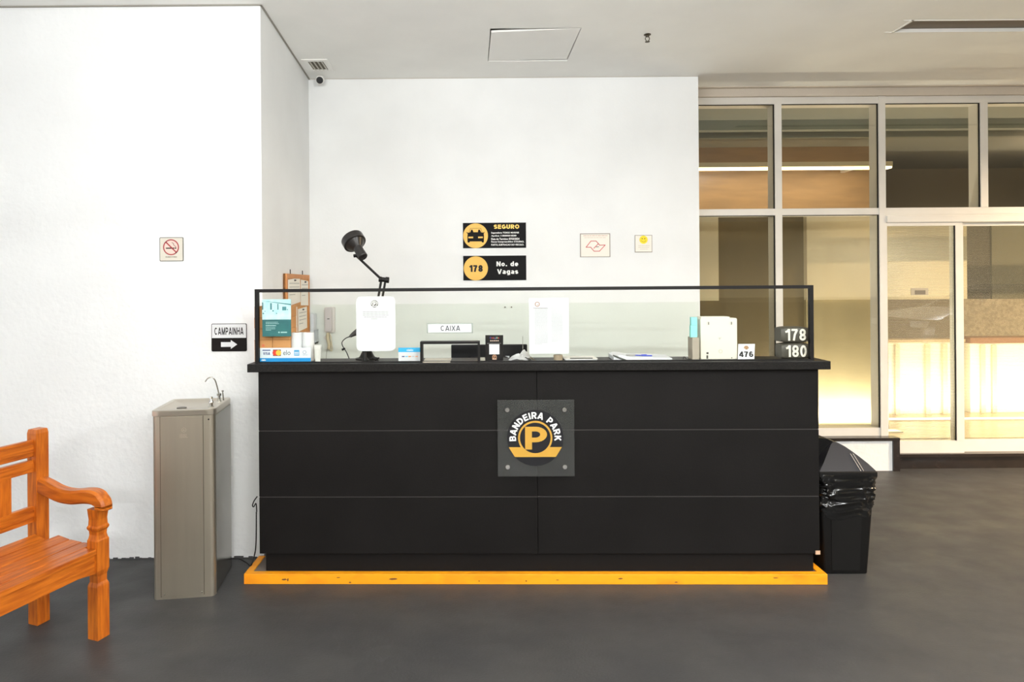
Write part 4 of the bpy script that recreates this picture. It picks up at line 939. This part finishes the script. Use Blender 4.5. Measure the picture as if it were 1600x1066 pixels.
# No. de Vagas
t, W, H = wallsign('parking_spaces_sign', 'black sign with 178 in a yellow circle reading No. de Vagas', 'sign', 724, 400, 822.3, 438.5, YB)
u = H/430.
def sp(x, z): return ((x-42)*u, (1030-z)*u)
bm = BM(); box(bm, (0, 0, 0), (W, .0038, H)); obj('panel', bm, M_SIGNB, t)
bm = BM(); disc(bm, H*.51, H*.49, H*.49, -.0008, 0, 48); cd_ = obj('yellow_disc', bm, M_YEL, t)
bm = BM(); sans(bm, '178', *sp(150, 880), *sp(382, 762), -.0012, .24, gap=.08); obj('digits', bm, M_TEXTD, cd_)
bm = BM(); sans(bm, 'No. de', *sp(622, 786), *sp(1002, 702), -.0004, .22, gap=.13); sans(bm, 'Vagas', *sp(635, 920), *sp(1000, 836), -.0004, .22, gap=.13); obj('lettering', bm, M_TEXTW, t)
# map outline sign
t, W, H = wallsign('outline_map_sign', 'white framed wall sign with a red outlined angular emblem', 'sign', 906.5, 365, 953.5, 402, YB)
bm = BM(); box(bm, (0, 0, 0), (W, .003, H)); obj('panel', bm, mat('sign_edge_grey', (150, 140, 128), .6), t)
bm = BM(); box(bm, (.006, -.0008, .004), (W-.006, 0, H-.006)); obj('face', bm, mat('sign_cream', (238, 233, 222), .6), t)
def mp_(x, z): return ((x-75)/585*W, (520-z)/455*H)
bm = BM(); stroke(bm, [mp_(*p) for p in ((190, 330), (285, 212), (385, 212), (455, 292), (560, 290), (450, 408), (345, 408), (280, 330))], .0052, -.0018, -.0008, True)
stroke(bm, [mp_(430, 262), mp_(340, 352)], .0052, -.0018, -.0008); obj('emblem_outline', bm, mat('red_ink', (206, 84, 84), .6), t)
bm = BM(); stroke(bm, [mp_(385, 325), mp_(435, 322)], .004, -.0022, -.001); obj('emblem_dash', bm, M_TEXTD, t)
bm = BM(); textlines(bm, W*.11, W*.92, H*.92, 1, .01, .006, -.0008, False); textlines(bm, W*.14, W*.85, H*.83, 1, .01, .003, -.0008, False); obj('print', bm, mat('pink_ink', (214, 184, 170), .8), t)
# smiley sign
t, W, H = wallsign('smile_notice', 'small cream wall notice with a yellow smiling face', 'sign', 992, 367.5, 1019, 394.5, YB)
bm = BM(); box(bm, (0, 0, 0), (W, .003, H)); obj('panel', bm, mat('sign_edge_grey', (150, 140, 128), .6), t)
bm = BM(); box(bm, (.004, -.0008, .005), (W-.004, 0, H-.004)); obj('face', bm, mat('sign_cream', (238, 233, 222), .6), t)
bm = BM(); disc(bm, W*.5, H*.73, W*.235, -.0016, -.0008, 32); sf = obj('yellow_face', bm, mat('smile_yellow', (238, 214, 20), .5), t)
bm = BM(); disc(bm, W*.42, H*.79, .0045, -.0022, -.0016, 12); disc(bm, W*.57, H*.79, .0045, -.0022, -.0016, 12); stroke(bm, [(W*.5+W*.14*math.cos(a), H*.74+W*.14*math.sin(a)) for a in [PI+PI*k/8 for k in range(1, 8)]], .0022, -.0022, -.0016); obj('eyes_and_smile', bm, mat('brown_ink', (130, 84, 20), .6), sf)
bm = BM(); textlines(bm, W*.2, W*.85, H*.40, 1, .01, .0035, -.0008, False); textlines(bm, W*.2, W*.82, H*.30, 1, .01, .003, -.0008, False); textlines(bm, W*.3, W*.75, H*.2, 1, .01, .003, -.0008, False); obj('print', bm, mat('pale_ink', (206, 196, 176), .8), t)
# no smoking
t, W, H = wallsign('no_smoking_sign', 'square brushed metal no smoking sign with red ring on the left wall', 'sign', 249.5, 371, 287, 408.5, YL)
bm = BM(); prism(bm, rrect(0, 0, W, H, .006), 0, .0038); obj('panel', bm, mat('sign_dark_edge', (100, 98, 88), .5), t)
bm = BM(); prism(bm, rrect(.0035, .0035, W-.0035, H-.0035, .004), -.0006, 0); obj('plate', bm, mat('plate_silver', (206, 200, 186), .45, metal=.2), t)
cx_, cz_, r_ = W*.49, H*.585, W*.335
bm = BM(); disc(bm, cx_, cz_, r_*.9, -.0009, -.0006, 32); obj('pink_disc', bm, mat('pale_pink', (228, 196, 184), .6), t)
bm = BM(); box(bm, (cx_-r_*.66, -.0014, cz_-.009), (cx_+r_*.40, -.0009, cz_-.002)); box(bm, (cx_+r_*.45, -.0014, cz_-.009), (cx_+r_*.66, -.0009, cz_-.002)); stroke(bm, [(cx_+r_*.62, cz_), (cx_+r_*.5, cz_+r_*.15), (cx_+r_*.30, cz_+r_*.3), (cx_+r_*.32, cz_+r_*.45), (cx_+r_*.1, cz_+r_*.6)], .0025, -.0014, -.0009); obj('cigarette_symbol', bm, mat('olive_black', (52, 54, 40), .6), t)
bm = BM(); disc(bm, cx_, cz_, r_, -.0022, -.0012, 40, r_*.87); stroke(bm, [(cx_-r_*.66, cz_+r_*.66), (cx_+r_*.66, cz_-r_*.66)], .0065, -.0022, -.0012); obj('red_ring', bm, mat('dark_red', (158, 36, 44), .5), t)
bm = BM(); text(bm, 'PROIBIDO FUMAR', W*.25, H*.155, W*.74, H*.20, -.001, .02); obj('lettering', bm, mat('olive_ink', (120, 112, 92), .6), t)
# CAMPAINHA
t, W, H = wallsign('bell_sign', 'black and white sign reading CAMPAINHA with a white arrow pointing right', 'sign', 330.5, 506, 386, 549.5, YL)
bm = BM(); prism(bm, rrect(0, 0, W, H, .008), 0, .0038); obj('panel', bm, mat('bell_black', (26, 22, 20), .6, spec=.12), t)
bm = BM(); prism(bm, rrect(.003, H*.485, W-.003, H-.003, .006, corners=(0, 0, 1, 1)), -.0006, 0); obj('white_half', bm, M_PAPER, t)
bm = BM(); sans(bm, 'CAMPAINHA', W*.09, H*.60, W*.91, H*.86, -.001, .17, gap=.15); obj('lettering', bm, M_TEXTD, t)
bm = BM(); zc = H*.25; prism(bm, [(W*.27, zc-H*.085), (W*.55, zc-H*.085), (W*.55, zc-H*.16), (W*.73, zc), (W*.55, zc+H*.16), (W*.55, zc+H*.085), (W*.27, zc+H*.085)], -.0006, 0); obj('arrow', bm, M_PAPER, t)

# corkboard hanging on the recess side wall
def rw(Yv): return XR0+(XR1-XR0)*(Yv-YL)/(YB-YL)
ang = math.atan2(YB-YL, XR1-XR0)     # wall direction
y0c, y1c = 3.98, 4.66
t = thing('cork_board', 'cork pin board with wooden frame and pinned papers on the recess side wall', 'pin board', (rw(y0c)+.003, y0c, 1.17), ang)
# local x runs along the wall away from the camera; local -y faces into the recess
Lc = (y1c-y0c)/math.sin(ang); Hc = .44
bm = BM(); box(bm, (0, -.018, 0), (Lc, -.003, Hc)); obj('cork', bm, mat('cork', (206, 152, 96), .9, col2=(186, 130, 76), vscale=60), t)
bm = BM()
for a_, b_ in (((0, -.024, 0), (.03, -.002, Hc)), ((Lc-.03, -.024, 0), (Lc, -.002, Hc)), ((.03, -.024, 0), (Lc-.03, -.002, .03)), ((.03, -.024, Hc-.03), (Lc-.03, -.002, Hc))): box(bm, a_, b_)
obj('frame', bm, mat('board_wood', (212, 142, 80), .6, var=.1, vscale=8), t)
for (x0, z0, x1, z1, rt) in ((.05, .24, .39, .41, -3), (.41, .22, .66, .40, 2), (.06, -.05, .29, .22, 1), (.32, .05, .60, .205, -2)):
    bm = BM(); box(bm, (x0, -.0205, z0), (x1, -.0190, z1), 0, 1, Matrix.Translation(((x0+x1)/2, 0, (z0+z1)/2)) @ Matrix.Rotation(R(rt), 4, 'Y') @ Matrix.Translation((-(x0+x1)/2, 0, -(z0+z1)/2)))
    pp = obj('pinned_paper', bm, mat('off_white_paper', (236, 232, 222), .8), t)
    bm = BM(); textlines(bm, x0+.03, x1-.03, z1-.03, 4, .025, .004, -.0212, True); obj('print', bm, mat('board_ink', (150, 150, 146), .8), pp)
    bm = BM(); lathe(bm, [(.006, 0), (.006, .006), (.003, .008), (.003, .012)], 12, ((x0+x1)/2, -.0205, z1-.012), (0, -1, 0)); obj('push_pin', bm, mat('pin_dark', (60, 60, 70), .4), pp)
for xx in (.14, .50):
    bm = BM(); tube(bm, [(xx, -.012, Hc-.005), (xx, -.012, Hc+.03)], .003, 8); obj('hanging_hook', bm, M_BLACKM, t)
# wall phone with cord on the back wall
c = at(516, 500, YB)
t = thing('wall_phone', 'pale grey wall phone with dangling coiled cord seen through the glass', 'phone', (c.x, YB-.003, c.z), 0)
bm = BM(); prism(bm, rrect(-.040, -.095, .040, .098, .012), -.02, 0); obj('wall_cradle', bm, mat('phone_grey', (208, 204, 198), .5), t)
bm = BM(); prism(bm, rrect(-.026, -.085, .022, .096, .014), -.048, -.02); obj('handset', bm, mat('handset_grey', (196, 192, 190), .5), t)
bm = BM(); box(bm, (-.012, -.0485, .008), (.006, -.048, .013)); obj('brand_mark', bm, M_TEXTD, t)
bm = BM(); pts = []
for i in range(160):
    s = i/159; a = s*2*PI*24; pts.append((-.01+.012*math.cos(a)-.006*math.sin(s*6), -.018+.012*math.sin(a), -.095-.125*s))
tube(bm, pts, .0028, 5); tube(bm, smoothpath([(-.014, -.018, -.215), (.012, -.018, -.235), (.016, -.018, -.20), (.004, -.018, -.11)]), .004, 8); obj('coiled_cord', bm, mat('cord_beige', (206, 196, 166), .6), t, 60)
bm = BM(); tube(bm, smoothpath([(-.02, -.010, -.21), (-.03, -.008, -.28), (-.035, -.006, -.42)]), .0014, 6); obj('line_wire', bm, mat('wire_grey', (120, 116, 104), .6), t)
bm = BM(); disc(bm, -.032, -.135, .014, -.02, 0, 18); obj('wall_socket', bm, mat('phone_grey', (208, 204, 198), .5), t)
# letter rack with pale papers left of the phone
c = at(490, 512, 4.70)
t = thing('wall_file_rack', 'narrow clear rack with pale papers in the recess corner beside the cork board', 'file rack', (rw(4.72)+.03, 4.735, c.z-.12), 0)
bm = BM(); box(bm, (-.02, -.04, 0), (.03, .055, .008)); box(bm, (-.02, -.04, 0), (-.015, .055, .10)); box(bm, (.025, -.04, 0), (.03, .055, .10)); obj('rack', bm, mat('rack_grey', (186, 196, 204), .3), t)
bm = BM(); box(bm, (-.010, -.03, .008), (.016, .05, .22)); obj('papers', bm, mat('bluish_paper', (220, 226, 230), .8), t)

# two steel screws of the wall glass, seam
gl = thing('wall_glass_panel', 'clear splashback glass fixed on the back wall behind the counter', 'glass panel', (0, YB-.003, 0))
zt = at(800, 474, YB).z; xl = at(487, 480, YB).x; xm = at(795, 500, YB).x; xr_ = XE-.01
for x0, x1 in ((xl, xm-.0015), (xm+.0015, xr_)):
    bm = BM(); box(bm, (x0, -.004, .80), (x1, 0, zt)); obj('pane', bm, glass('wall_glass', (.985, .995, .975), 1.5, boost=.6), gl)
for xx in (789, 799):
    p = at(xx, 480, YB); bm = BM(); lathe(bm, [(.0, 0), (.006, 0), (.006, .004), (.003, .005)], 16, (p.x, -.004, p.z), (0, -1, 0)); obj('screw', bm, mat('screw_steel', (130, 126, 116), .3, metal=.6), gl)

# ================================================================= CEILING THINGS
p = Vector((-1.055, 4.30, CZ))
t = thing('air_grille', 'small white air grille in the ceiling near the recess corner', 'ceiling vent', (-1.08, 4.50, CZ))
bm = BM()
for a_, b_ in (((-.09, -.12, -.006), (.09, -.085, 0)), ((-.09, .085, -.006), (.09, .12, 0)), ((-.09, -.085, -.006), (-.055, .085, 0)), ((.055, -.085, -.006), (.09, .085, 0))): box(bm, a_, b_)
obj('frame', bm, M_WHITEP, t)
for i in range(4):
    bm = BM(); box(bm, (-.012, -.085, -.0008), (.012, .085, .0008), 0, 1, Matrix.Translation((-.042+i*.028, 0, -.004)) @ Matrix.Rotation(R(30), 4, 'Y')); obj('slat', bm, mat('slat_grey', (200, 196, 184), .5), t)
bm = BM(); box(bm, (-.055, -.085, -.001), (.055, .085, -.0005)); obj('backing', bm, mat('grille_back', (120, 114, 98), .7), t)
# security camera
c = at(500, 125, YB-.10)
t = thing('security_camera', 'small white bullet camera with black face in the top corner of the recess', 'camera', (c.x, c.y, c.z))
fd = (Vector((-.3, 0, 1.3))-c).normalized()
bm = BM(); lathe(bm, [(.0, -.07), (.026, -.07), (.030, -.06), (.030, .03), (.028, .035), (.0, .035)], 28, (0, 0, 0), fd); obj('camera_body', bm, M_WHITEP, t, 40)
bm = BM(); lathe(bm, [(.0, .0352), (.025, .0352), (.025, .04), (.0, .0405)], 28, (0, 0, 0), fd); obj('lens_face', bm, M_BLACK, t, 40)
bm = BM(); tube(bm, [-fd*.05, Vector((-.01, .04, .03)), Vector((-.01, .05, CZ-c.z))], .008, 10); lathe(bm, [(.028, 0), (.028, .008), (.01, .012)], 20, (-.01, .05, CZ-c.z), (0, 0, -1)); obj('bracket', bm, M_WHITEP, t, 40)
# sprinkler
c = at(1011.5, 54, 4.0); Ys = (CZ-CAM_Z)*FPX/(PY0-54+(-276*ROLL)); c = at(1011.5, 54, Ys)
t = thing('fire_sprinkler', 'small dark sprinkler head hanging from the ceiling', 'sprinkler', (c.x, Ys, CZ))
bm = BM(); lathe(bm, [(.022, 0), (.022, .003), (.012, .006), (.011, .014), (.0, .014)], 20, (0, 0, 0), (0, 0, -1)); obj('collar', bm, mat('sprinkler_dark', (74, 66, 50), .4, metal=.6), t, 40)
bm = BM(); tube(bm, smoothpath([(-.007, 0, -.012), (-.013, 0, -.028), (-.004, 0, -.044)]), .0028, 8); tube(bm, smoothpath([(.007, 0, -.012), (.013, 0, -.028), (.004, 0, -.044)]), .0028, 8); obj('yoke', bm, mat('sprinkler_dark', (74, 66, 50), .4, metal=.6), t)
bm = BM(); lathe(bm, [(.0, 0), (.015, .001), (.015, .003), (.0, .004)], 20, (0, 0, -.048)); obj('deflector', bm, mat('sprinkler_dark', (74, 66, 50), .4, metal=.6), t)

# ================================================================= DRINKING FOUNTAIN
FX, FY, FR = -1.561, 3.062, R(7.5)
t = thing('drinking_fountain', 'tall brushed steel drinking fountain standing against the white wall', 'drinking fountain', (FX, FY, 0), FR)
FW, FD, FH = .290, .325, .925
def rprism(bm, poly, z0, z1, poly2=None):
    a = [bm.verts.new((x, y, z0)) for x, y in poly]; b = [bm.verts.new((x, y, z1)) for x, y in (poly2 or poly)]
    bm.faces.new(list(reversed(a))); bm.faces.new(b); n_ = len(a)
    for i in range(n_): bm.faces.new((a[i], a[(i+1) % n_], b[(i+1) % n_], b[i]))
bm = BM(); rprism(bm, rrect(0, 0, FW, FD, .022, 6, (1, 1, 0, 0)), .0, FH-.028); obj('body', bm, M_STEEL, t, 30)
bm = BM(); box(bm, (.040, -.0025, .018), (FW-.052, .006, FH-.034), .0006); obj('front_panel', bm, M_STEEL, t)
bm = BM(); box(bm, (.037, -.001, .012), (.040, .004, FH-.03)); box(bm, (FW-.052, -.001, .012), (FW-.049, .004, FH-.03)); obj('panel_joint', bm, mat('joint_brown', (84, 76, 62), .6), t)
bm = BM(); box(bm, (FW-.0, .026, .004), (FW+.0025, FD-.002, FH-.036)); obj('side_panel', bm, M_STEEL2, t)
for s in (.055, FW-.06):
    bm = BM(); lathe(bm, [(.0035, 0), (.0035, .002), (.0, .003)], 10, (s, -.0025, .026), (0, -1, 0)); obj('screw', bm, M_CHROME, t)
bm = BM(); lathe(bm, [(.004, 0), (.004, .002), (.0, .003)], 10, (FW-.024, -.0, FH-.05), (0, -1, 0)); obj('screw', bm, M_BLACKM, t)
bm = BM(); disc(bm, .150, FH-.098, .0115, -.0034, -.0024, 24, .009); prism(bm, [(.143, FH-.101), (.156, FH-.101), (.149, FH-.094)], -.0034, -.0024); text(bm, 'IBBL', .131, FH-.136, .168, FH-.117, -.0027, 0); obj('embossed_logo', bm, mat('emboss', (196, 188, 170), .3, metal=.8), t)
# top: rim, sunken basin
bm = BM()
outer = rrect(-.005, -.005, FW+.005, FD, .024, 6, (1, 1, 0, 0)); inner = rrect(.018, .018, FW-.045, FD-.022, .02, 6)
def ringz(poly, z): return [Vector((x, y, z)) for x, y in poly]
N_ = 64
def resamp(poly, n):
    P_ = [Vector(p) for p in poly]; Ls = [(P_[(i+1) % len(P_)]-P_[i]).length for i in range(len(P_))]; T = sum(Ls); out = []
    for k in range(n):
        s = T*k/n; i = 0
        while s > Ls[i]: s -= Ls[i]; i += 1
        out.append(tuple(P_[i].lerp(P_[(i+1) % len(P_)], s/Ls[i] if Ls[i] else 0)))
    return out
o64 = resamp(outer, N_); i64 = resamp(inner, N_)
ib = [(FW*.44+(x-FW*.44)*.35, FD*.5+(y-FD*.5)*.35) for x, y in i64]
im = [(FW*.44+(x-FW*.44)*.93, FD*.5+(y-FD*.5)*.93) for x, y in i64]
loft(bm, [ringz(o64, FH-.026), ringz(o64, FH-.003), ringz([(x*.985+FW*.0075, y*.985+FD*.0075) for x, y in o64], FH), ringz(i64, FH), ringz(im, FH-.006), ringz(ib, FH-.012)], cap=True); obj('basin_top', bm, mat('basin_steel', (186, 178, 164), .28, metal=.85), t, 35)
bm = BM(); lathe(bm, [(.0, 0), (.024, 0), (.024, .003), (.014, .004), (.0, .002)], 24, (FW*.36, FD*.35, FH-.0115)); obj('drain', bm, mat('drain_dark', (80, 72, 60), .35, metal=.6), t, 40)
bx_, by_ = FW-.026, .055
bm = BM(); lathe(bm, [(.013, 0), (.013, .004), (.009, .006), (.0085, .018), (.011, .02), (.011, .028), (.007, .034), (.006, .042), (.008, .044), (.007, .052), (0, .053)], 22, (bx_, by_, FH)); obj('tap_button', bm, M_CHROME, t, 40)
gx, gy = FW-.026, .205
bm = BM(); lathe(bm, [(.012, 0), (.012, .004), (.007, .006), (.0065, .03), (.012, .032), (.012, .042), (.005, .046)], 20, (gx, gy, FH)); obj('spout_base', bm, M_CHROME, t, 40)
bm = BM(); tube(bm, smoothpath([(gx, gy, FH+.03), (gx-.008, gy, FH+.07), (gx-.020, gy-.004, FH+.115), (gx-.036, gy-.008, FH+.130), (gx-.054, gy-.012, FH+.124), (gx-.066, gy-.015, FH+.108)]), [.0035]*24+[.0028]*7, 12); obj('gooseneck_spout', bm, M_CHROME, t, 60)
bm = BM(); tube(bm, [(gx+.014, gy+.03, FH), (gx+.010, gy+.03, FH+.045)], [.004, .003], 10); lathe(bm, [(0, 0), (.006, .002), (.006, .008), (0, .01)], 14, (gx+.010, gy+.03, FH+.045)); obj('valve_stem', bm, M_CHROME, t, 40)

# ================================================================= BENCH
BR = R(70)
t = thing('wooden_bench', 'orange varnished wooden bench with curved armrest at the left edge of the photo', 'bench', (-1.602, 2.765, 0), BR)
BL = 1.35; PW = .058
def post(bm, x, y, prof):
    rings = []
    for z, h in prof: rings.append([Vector((x-h, y-h, z)), Vector((x+h, y-h, z)), Vector((x+h, y+h, z)), Vector((x-h, y+h, z))])
    loft(bm, rings)
hp = PW/2
FP = [(0, hp), (.228, hp), (.236, hp*.94), (.246, hp*.80), (.275, hp*.80), (.292, hp*.95), (.300, hp*1.02), (.428, hp*1.02), (.436, hp*.9), (.452, hp*.80), (.468, hp*.84), (.478, hp*1.03), (.486, hp*1.05), (.494, hp*.90), (.52, hp*.86), (.545, hp*.95), (.565, hp)]
for x in (-hp, -BL+hp):
    bm = BM(); post(bm, x, hp, FP); obj('front_leg', bm, M_WOODV, t)
    bm = BM(); post(bm, x, .40, [(0, hp), (.868, hp), (.884, hp*.9), (.886, hp*.8)]); obj('back_post', bm, M_WOODV, t)
    # armrest swept in the yz plane
    bm = BM(); path = smoothpath([(x, .375, .632), (x, .33, .622), (x, .25, .602), (x, .17, .600), (x, .09, .612), (x, .035, .612), (x, .0, .592), (x, -.004, .562)], 5)
    rings = []
    for i, p in enumerate(path):
        d = (path[min(i+1, len(path)-1)]-path[max(i-1, 0)]).normalized(); nn = Vector((0, -d.z, d.y)); s_ = i/(len(path)-1)
        hh = .036-.006*math.sin(s_*PI)+(.0 if s_ < .8 else -.004); ww = .026+.004*math.sin(s_*PI)
        if d.y < 0: nn = -nn
        c_ = .010; q = []
        for (a_, b_) in ((-ww+c_, -hh), (ww-c_, -hh), (ww, -hh+c_), (ww, hh-c_), (ww-c_, hh), (-ww+c_, hh), (-ww, hh-c_), (-ww, -hh+c_)): q.append(p+Vector((a_, 0, 0))+nn*b_)
        rings.append(q)
    loft(bm, rings); obj('armrest', bm, M_WOODY, t, 35)
# seat planks along x, scooped across
ny = 5; yy0, yy1 = .0, .385
def seatz(y): u_ = (y-yy0)/(yy1-yy0); return .402+.014*u_-.020*math.sin(PI*u_)+(-.004 if u_ < .05 else 0)
for i in range(ny):
    a = yy0+(yy1-yy0)*i/ny+.0025; b = yy0+(yy1-yy0)*(i+1)/ny-.0025
    x1 = -.002 if i not in (0, 4) else -PW*.0-.0
    xa, xb = (-BL+PW+.004, -PW-.002) if i == 0 else (-BL+.006, -.006)
    if i == 4: xa, xb = -BL+PW+.004, -PW-.002
    bm = BM(); za, zb = seatz(a), seatz(b)
    rings = [[Vector((x, a, za-.020)), Vector((x, b, zb-.020)), Vector((x, b, zb-.002)), Vector((x, b-.002, zb)), Vector((x, a+.002, za)), Vector((x, a, za-.002))] for x in (xa, xb)]
    loft(bm, rings); obj('seat_plank', bm, M_WOOD, t)
def apron(bm, x0, x1, y0, y1, z0, z1, sag=.02):
    n_ = 16; top = [(x0+(x1-x0)*k/n_, z1) for k in range(n_+1)]; bot = []
    for k in range(n_+1):
        s_ = k/n_; e = min(s_, 1-s_); bot.append((x0+(x1-x0)*s_, z0+(sag*(1-min(1, e/.07)) if False else sag*math.sin(min(1, e/.06)*PI/2)-0)))
    prism(bm, top+list(reversed(bot)), y0, y1)
bm = BM(); apron(bm, -BL+PW-.002, -PW+.002, .014, .036, .288, .380, .012); obj('front_rail', bm, M_WOOD, t)
bm = BM(); box(bm, (-BL+PW, .39, .31), (-PW, .41, .385)); obj('back_rail', bm, M_WOOD, t)
for x in (-hp, -BL+hp): bm = BM(); box(bm, (x-.011, PW, .31), (x+.011, .372, .376)); obj('side_rail', bm, M_WOOD, t)
def rail(z0, z1, yc, name='back_slat_rail'):
    bm = BM(); box(bm, (-BL+PW-.002, yc-.012, z0), (-PW+.002, yc+.012, z1), .003); box(bm, (-BL+PW, yc-.015, z0+(z1-z0)*.30), (-PW, yc-.012, z0+(z1-z0)*.78), .001); obj(name, bm, M_WOOD, t)
rail(.765, .840, .40, 'top_rail'); rail(.695, .750, .40, 'upper_rail'); rail(.468, .540, .40, 'lower_rail')
xx = -PW-.095
k = 0
while xx > -BL+PW+.12:
    wdt = .07 if k % 3 == 0 else .045
    bm = BM(); box(bm, (xx-wdt, .392, .538), (xx, .408, .697), .001); box(bm, (xx-wdt*.8, .389, .538), (xx-wdt*.2, .392, .697), .001); obj('back_slat', bm, M_WOODV, t)
    xx -= wdt+(.012 if k % 3 == 0 else .05); k += 1

# ================================================================= WASTE BIN
bxc, byf = 1.957, 3.262
t = thing('waste_bin', 'black plastic waste bin with angled swing lid at the right end of the counter', 'bin', (bxc, byf+.125, 0))
M_BIN = mat('bin_black', (20, 19, 18), .5, spec=.2, bump=.03, bscale=200)
def rect(hx, hy, r=.012, n=3): return [(x, y) for x, y in rrect(-hx, -hy, hx, hy, r, n)]
bm = BM(); loft(bm, [[Vector((x, y, z)) for x, y in rect(a_, b_)] for z, a_, b_ in ((0, .112, .10), (.004, .114, .102), (.515, .144, .122))]); obj('bin_body', bm, M_BIN, t, 30)
for (x0, x1) in ((-.075, .068),):
    bm = BM(); vs = []
    for zz in (.02, .40):
        f_ = zz/.515; yq = -(.102+.020*f_)-.003
        vs += [bm.verts.new((x0*(1+.2*f_), yq, zz)), bm.verts.new((x1*(1+.2*f_), yq, zz)), bm.verts.new((x1*(1+.2*f_), yq+.005, zz)), bm.verts.new((x0*(1+.2*f_), yq+.005, zz))]
    for q in ((0, 1, 5, 4), (1, 2, 6, 5), (3, 0, 4, 7), (4, 5, 6, 7), (3, 2, 1, 0)): bm.faces.new([vs[i] for i in q])
    obj('front_rib_panel', bm, M_BIN, t)
bm = BM()
for i, s_ in enumerate(((.152, .128, .512), (.155, .131, .516), (.155, .131, .540), (.150, .126, .544))): pass
loft(bm, [[Vector((x, y, z)) for x, y in rect(a_, b_)] for a_, b_, z in ((.146, .124, .514), (.155, .131, .516), (.155, .131, .538), (.150, .126, .543))]); obj('lid_rim', bm, M_BIN, t, 30)
# lid: sloping front and back meeting in a ridge, right end curved down, left end open
bm = BM(); LP = []
def lidring(x, zt, dy):
    # cross-section along y for a given x : front foot, front shoulder, ridge front, ridge back, back foot
    return [Vector((x, -.124, .541)), Vector((x, -.030+dy, zt)), Vector((x, .030-dy, zt)), Vector((x, .124, .541)), Vector((x, .124, .538)), Vector((x, -.124, .538))]
rings = []
for x, zt in ((-.146, .545), (-.11, .583), (-.07, .630), (-.036, .668), (-.02, .676), (.0, .671), (.03, .654), (.06, .631), (.09, .605), (.12, .577), (.146, .546)):
    f_ = (zt-.543)/.147; rings.append([Vector((x, -.124, .543)), Vector((x, -.124+.10*f_, zt)), Vector((x, .124-.10*f_, zt)), Vector((x, .124, .543)), Vector((x, .124, .538)), Vector((x, -.124, .538))])
loft(bm, rings); obj('lid', bm, mat('lid_black', (40, 38, 40), .4, spec=.3), t, 30)
for xa in (.050, .064):
    p0 = Vector((xa+.016, -.1255, .546)); k_ = (.622-.543)/.147; p1 = Vector((xa-.006, -.124+.10*k_-.002, .622))
    bm = BM(); tube(bm, [p0, p1], .0018, 6); obj('lid_groove', bm, mat('lid_grey_line', (120, 118, 118), .3), t)
bm = BM(); prism(bm, [(-.146, .55), (-.025, .675), (-.05, .690), (-.146, .700)], -.03, .10); obj('lid_opening_dark', bm, mat('opening_black', (12, 11, 11), .5, spec=.15), t)  # solid painted near black to imitate the shaded hollow of the lid
# crumpled bag over the rim
bm = BM(); NA, NZ = 260, 60; rings = []
for j in range(NZ+1):
    s_ = j/NZ; z = .528-.225*s_; ring = []
    for i in range(NA):
        a = 2*PI*i/NA; ca, sa = math.cos(a), math.sin(a); e = .28
        hx_ = .157-.022*s_; hy_ = .133-.016*s_
        x = math.copysign(abs(ca)**e, ca)*hx_; y = math.copysign(abs(sa)**e, sa)*hy_
        q = Vector((x*11+z*16, y*11, z*24-x*10))
        nz = 1-abs(noise.noise(q*1.25))*3.4; nz2 = 1-abs(noise.noise(q*2.6+Vector((5, 1, 2))))*3
        amp = .0075*math.sin(PI*min(1, s_*1.03))**.5
        out = amp*(nz*.9+nz2*.45)+.003
        k_ = 1+out/.14
        zz = z+.012*noise.noise(Vector((x*9, y*9, 3)))*s_*2.2-.010*s_*math.sin(a*3)
        ring.append(Vector((x*k_, y*k_, zz)))
    rings.append(ring)
loft(bm, rings, cap=False); obj('bin_bag', bm, mat('bag_black', (12, 12, 12), .2, spec=.55), t, 'full')
# edge of the bag peeping over the lid back
# ---- black cables at the left end of the counter
bm = BM(); P0 = at(402, 776, 3.25)
tube(bm, smoothpath([at(402, 776, 3.26), at(397, 783, 3.255), at(394.5, 790, 3.255), at(396.5, 792, 3.255), at(400, 787, 3.26), at(401, 800, 3.27)]), .003, 8)
tube(bm, smoothpath([at(400.5, 800, 3.27), at(400, 850, 3.265), at(397, 870, 3.26), at(392, 884, 3.25)+Vector((0, 0, .0)), at(386, 880, 3.30), at(375, 874, 3.36), at(366, 873, 3.44), at(360, 873.5, 3.50)]), .0032, 8)
o = obj('power_cable', bm, M_BLACK, smooth=60); tag(o, 'black cable running from the counter side along the floor to the fountain', 'cable')
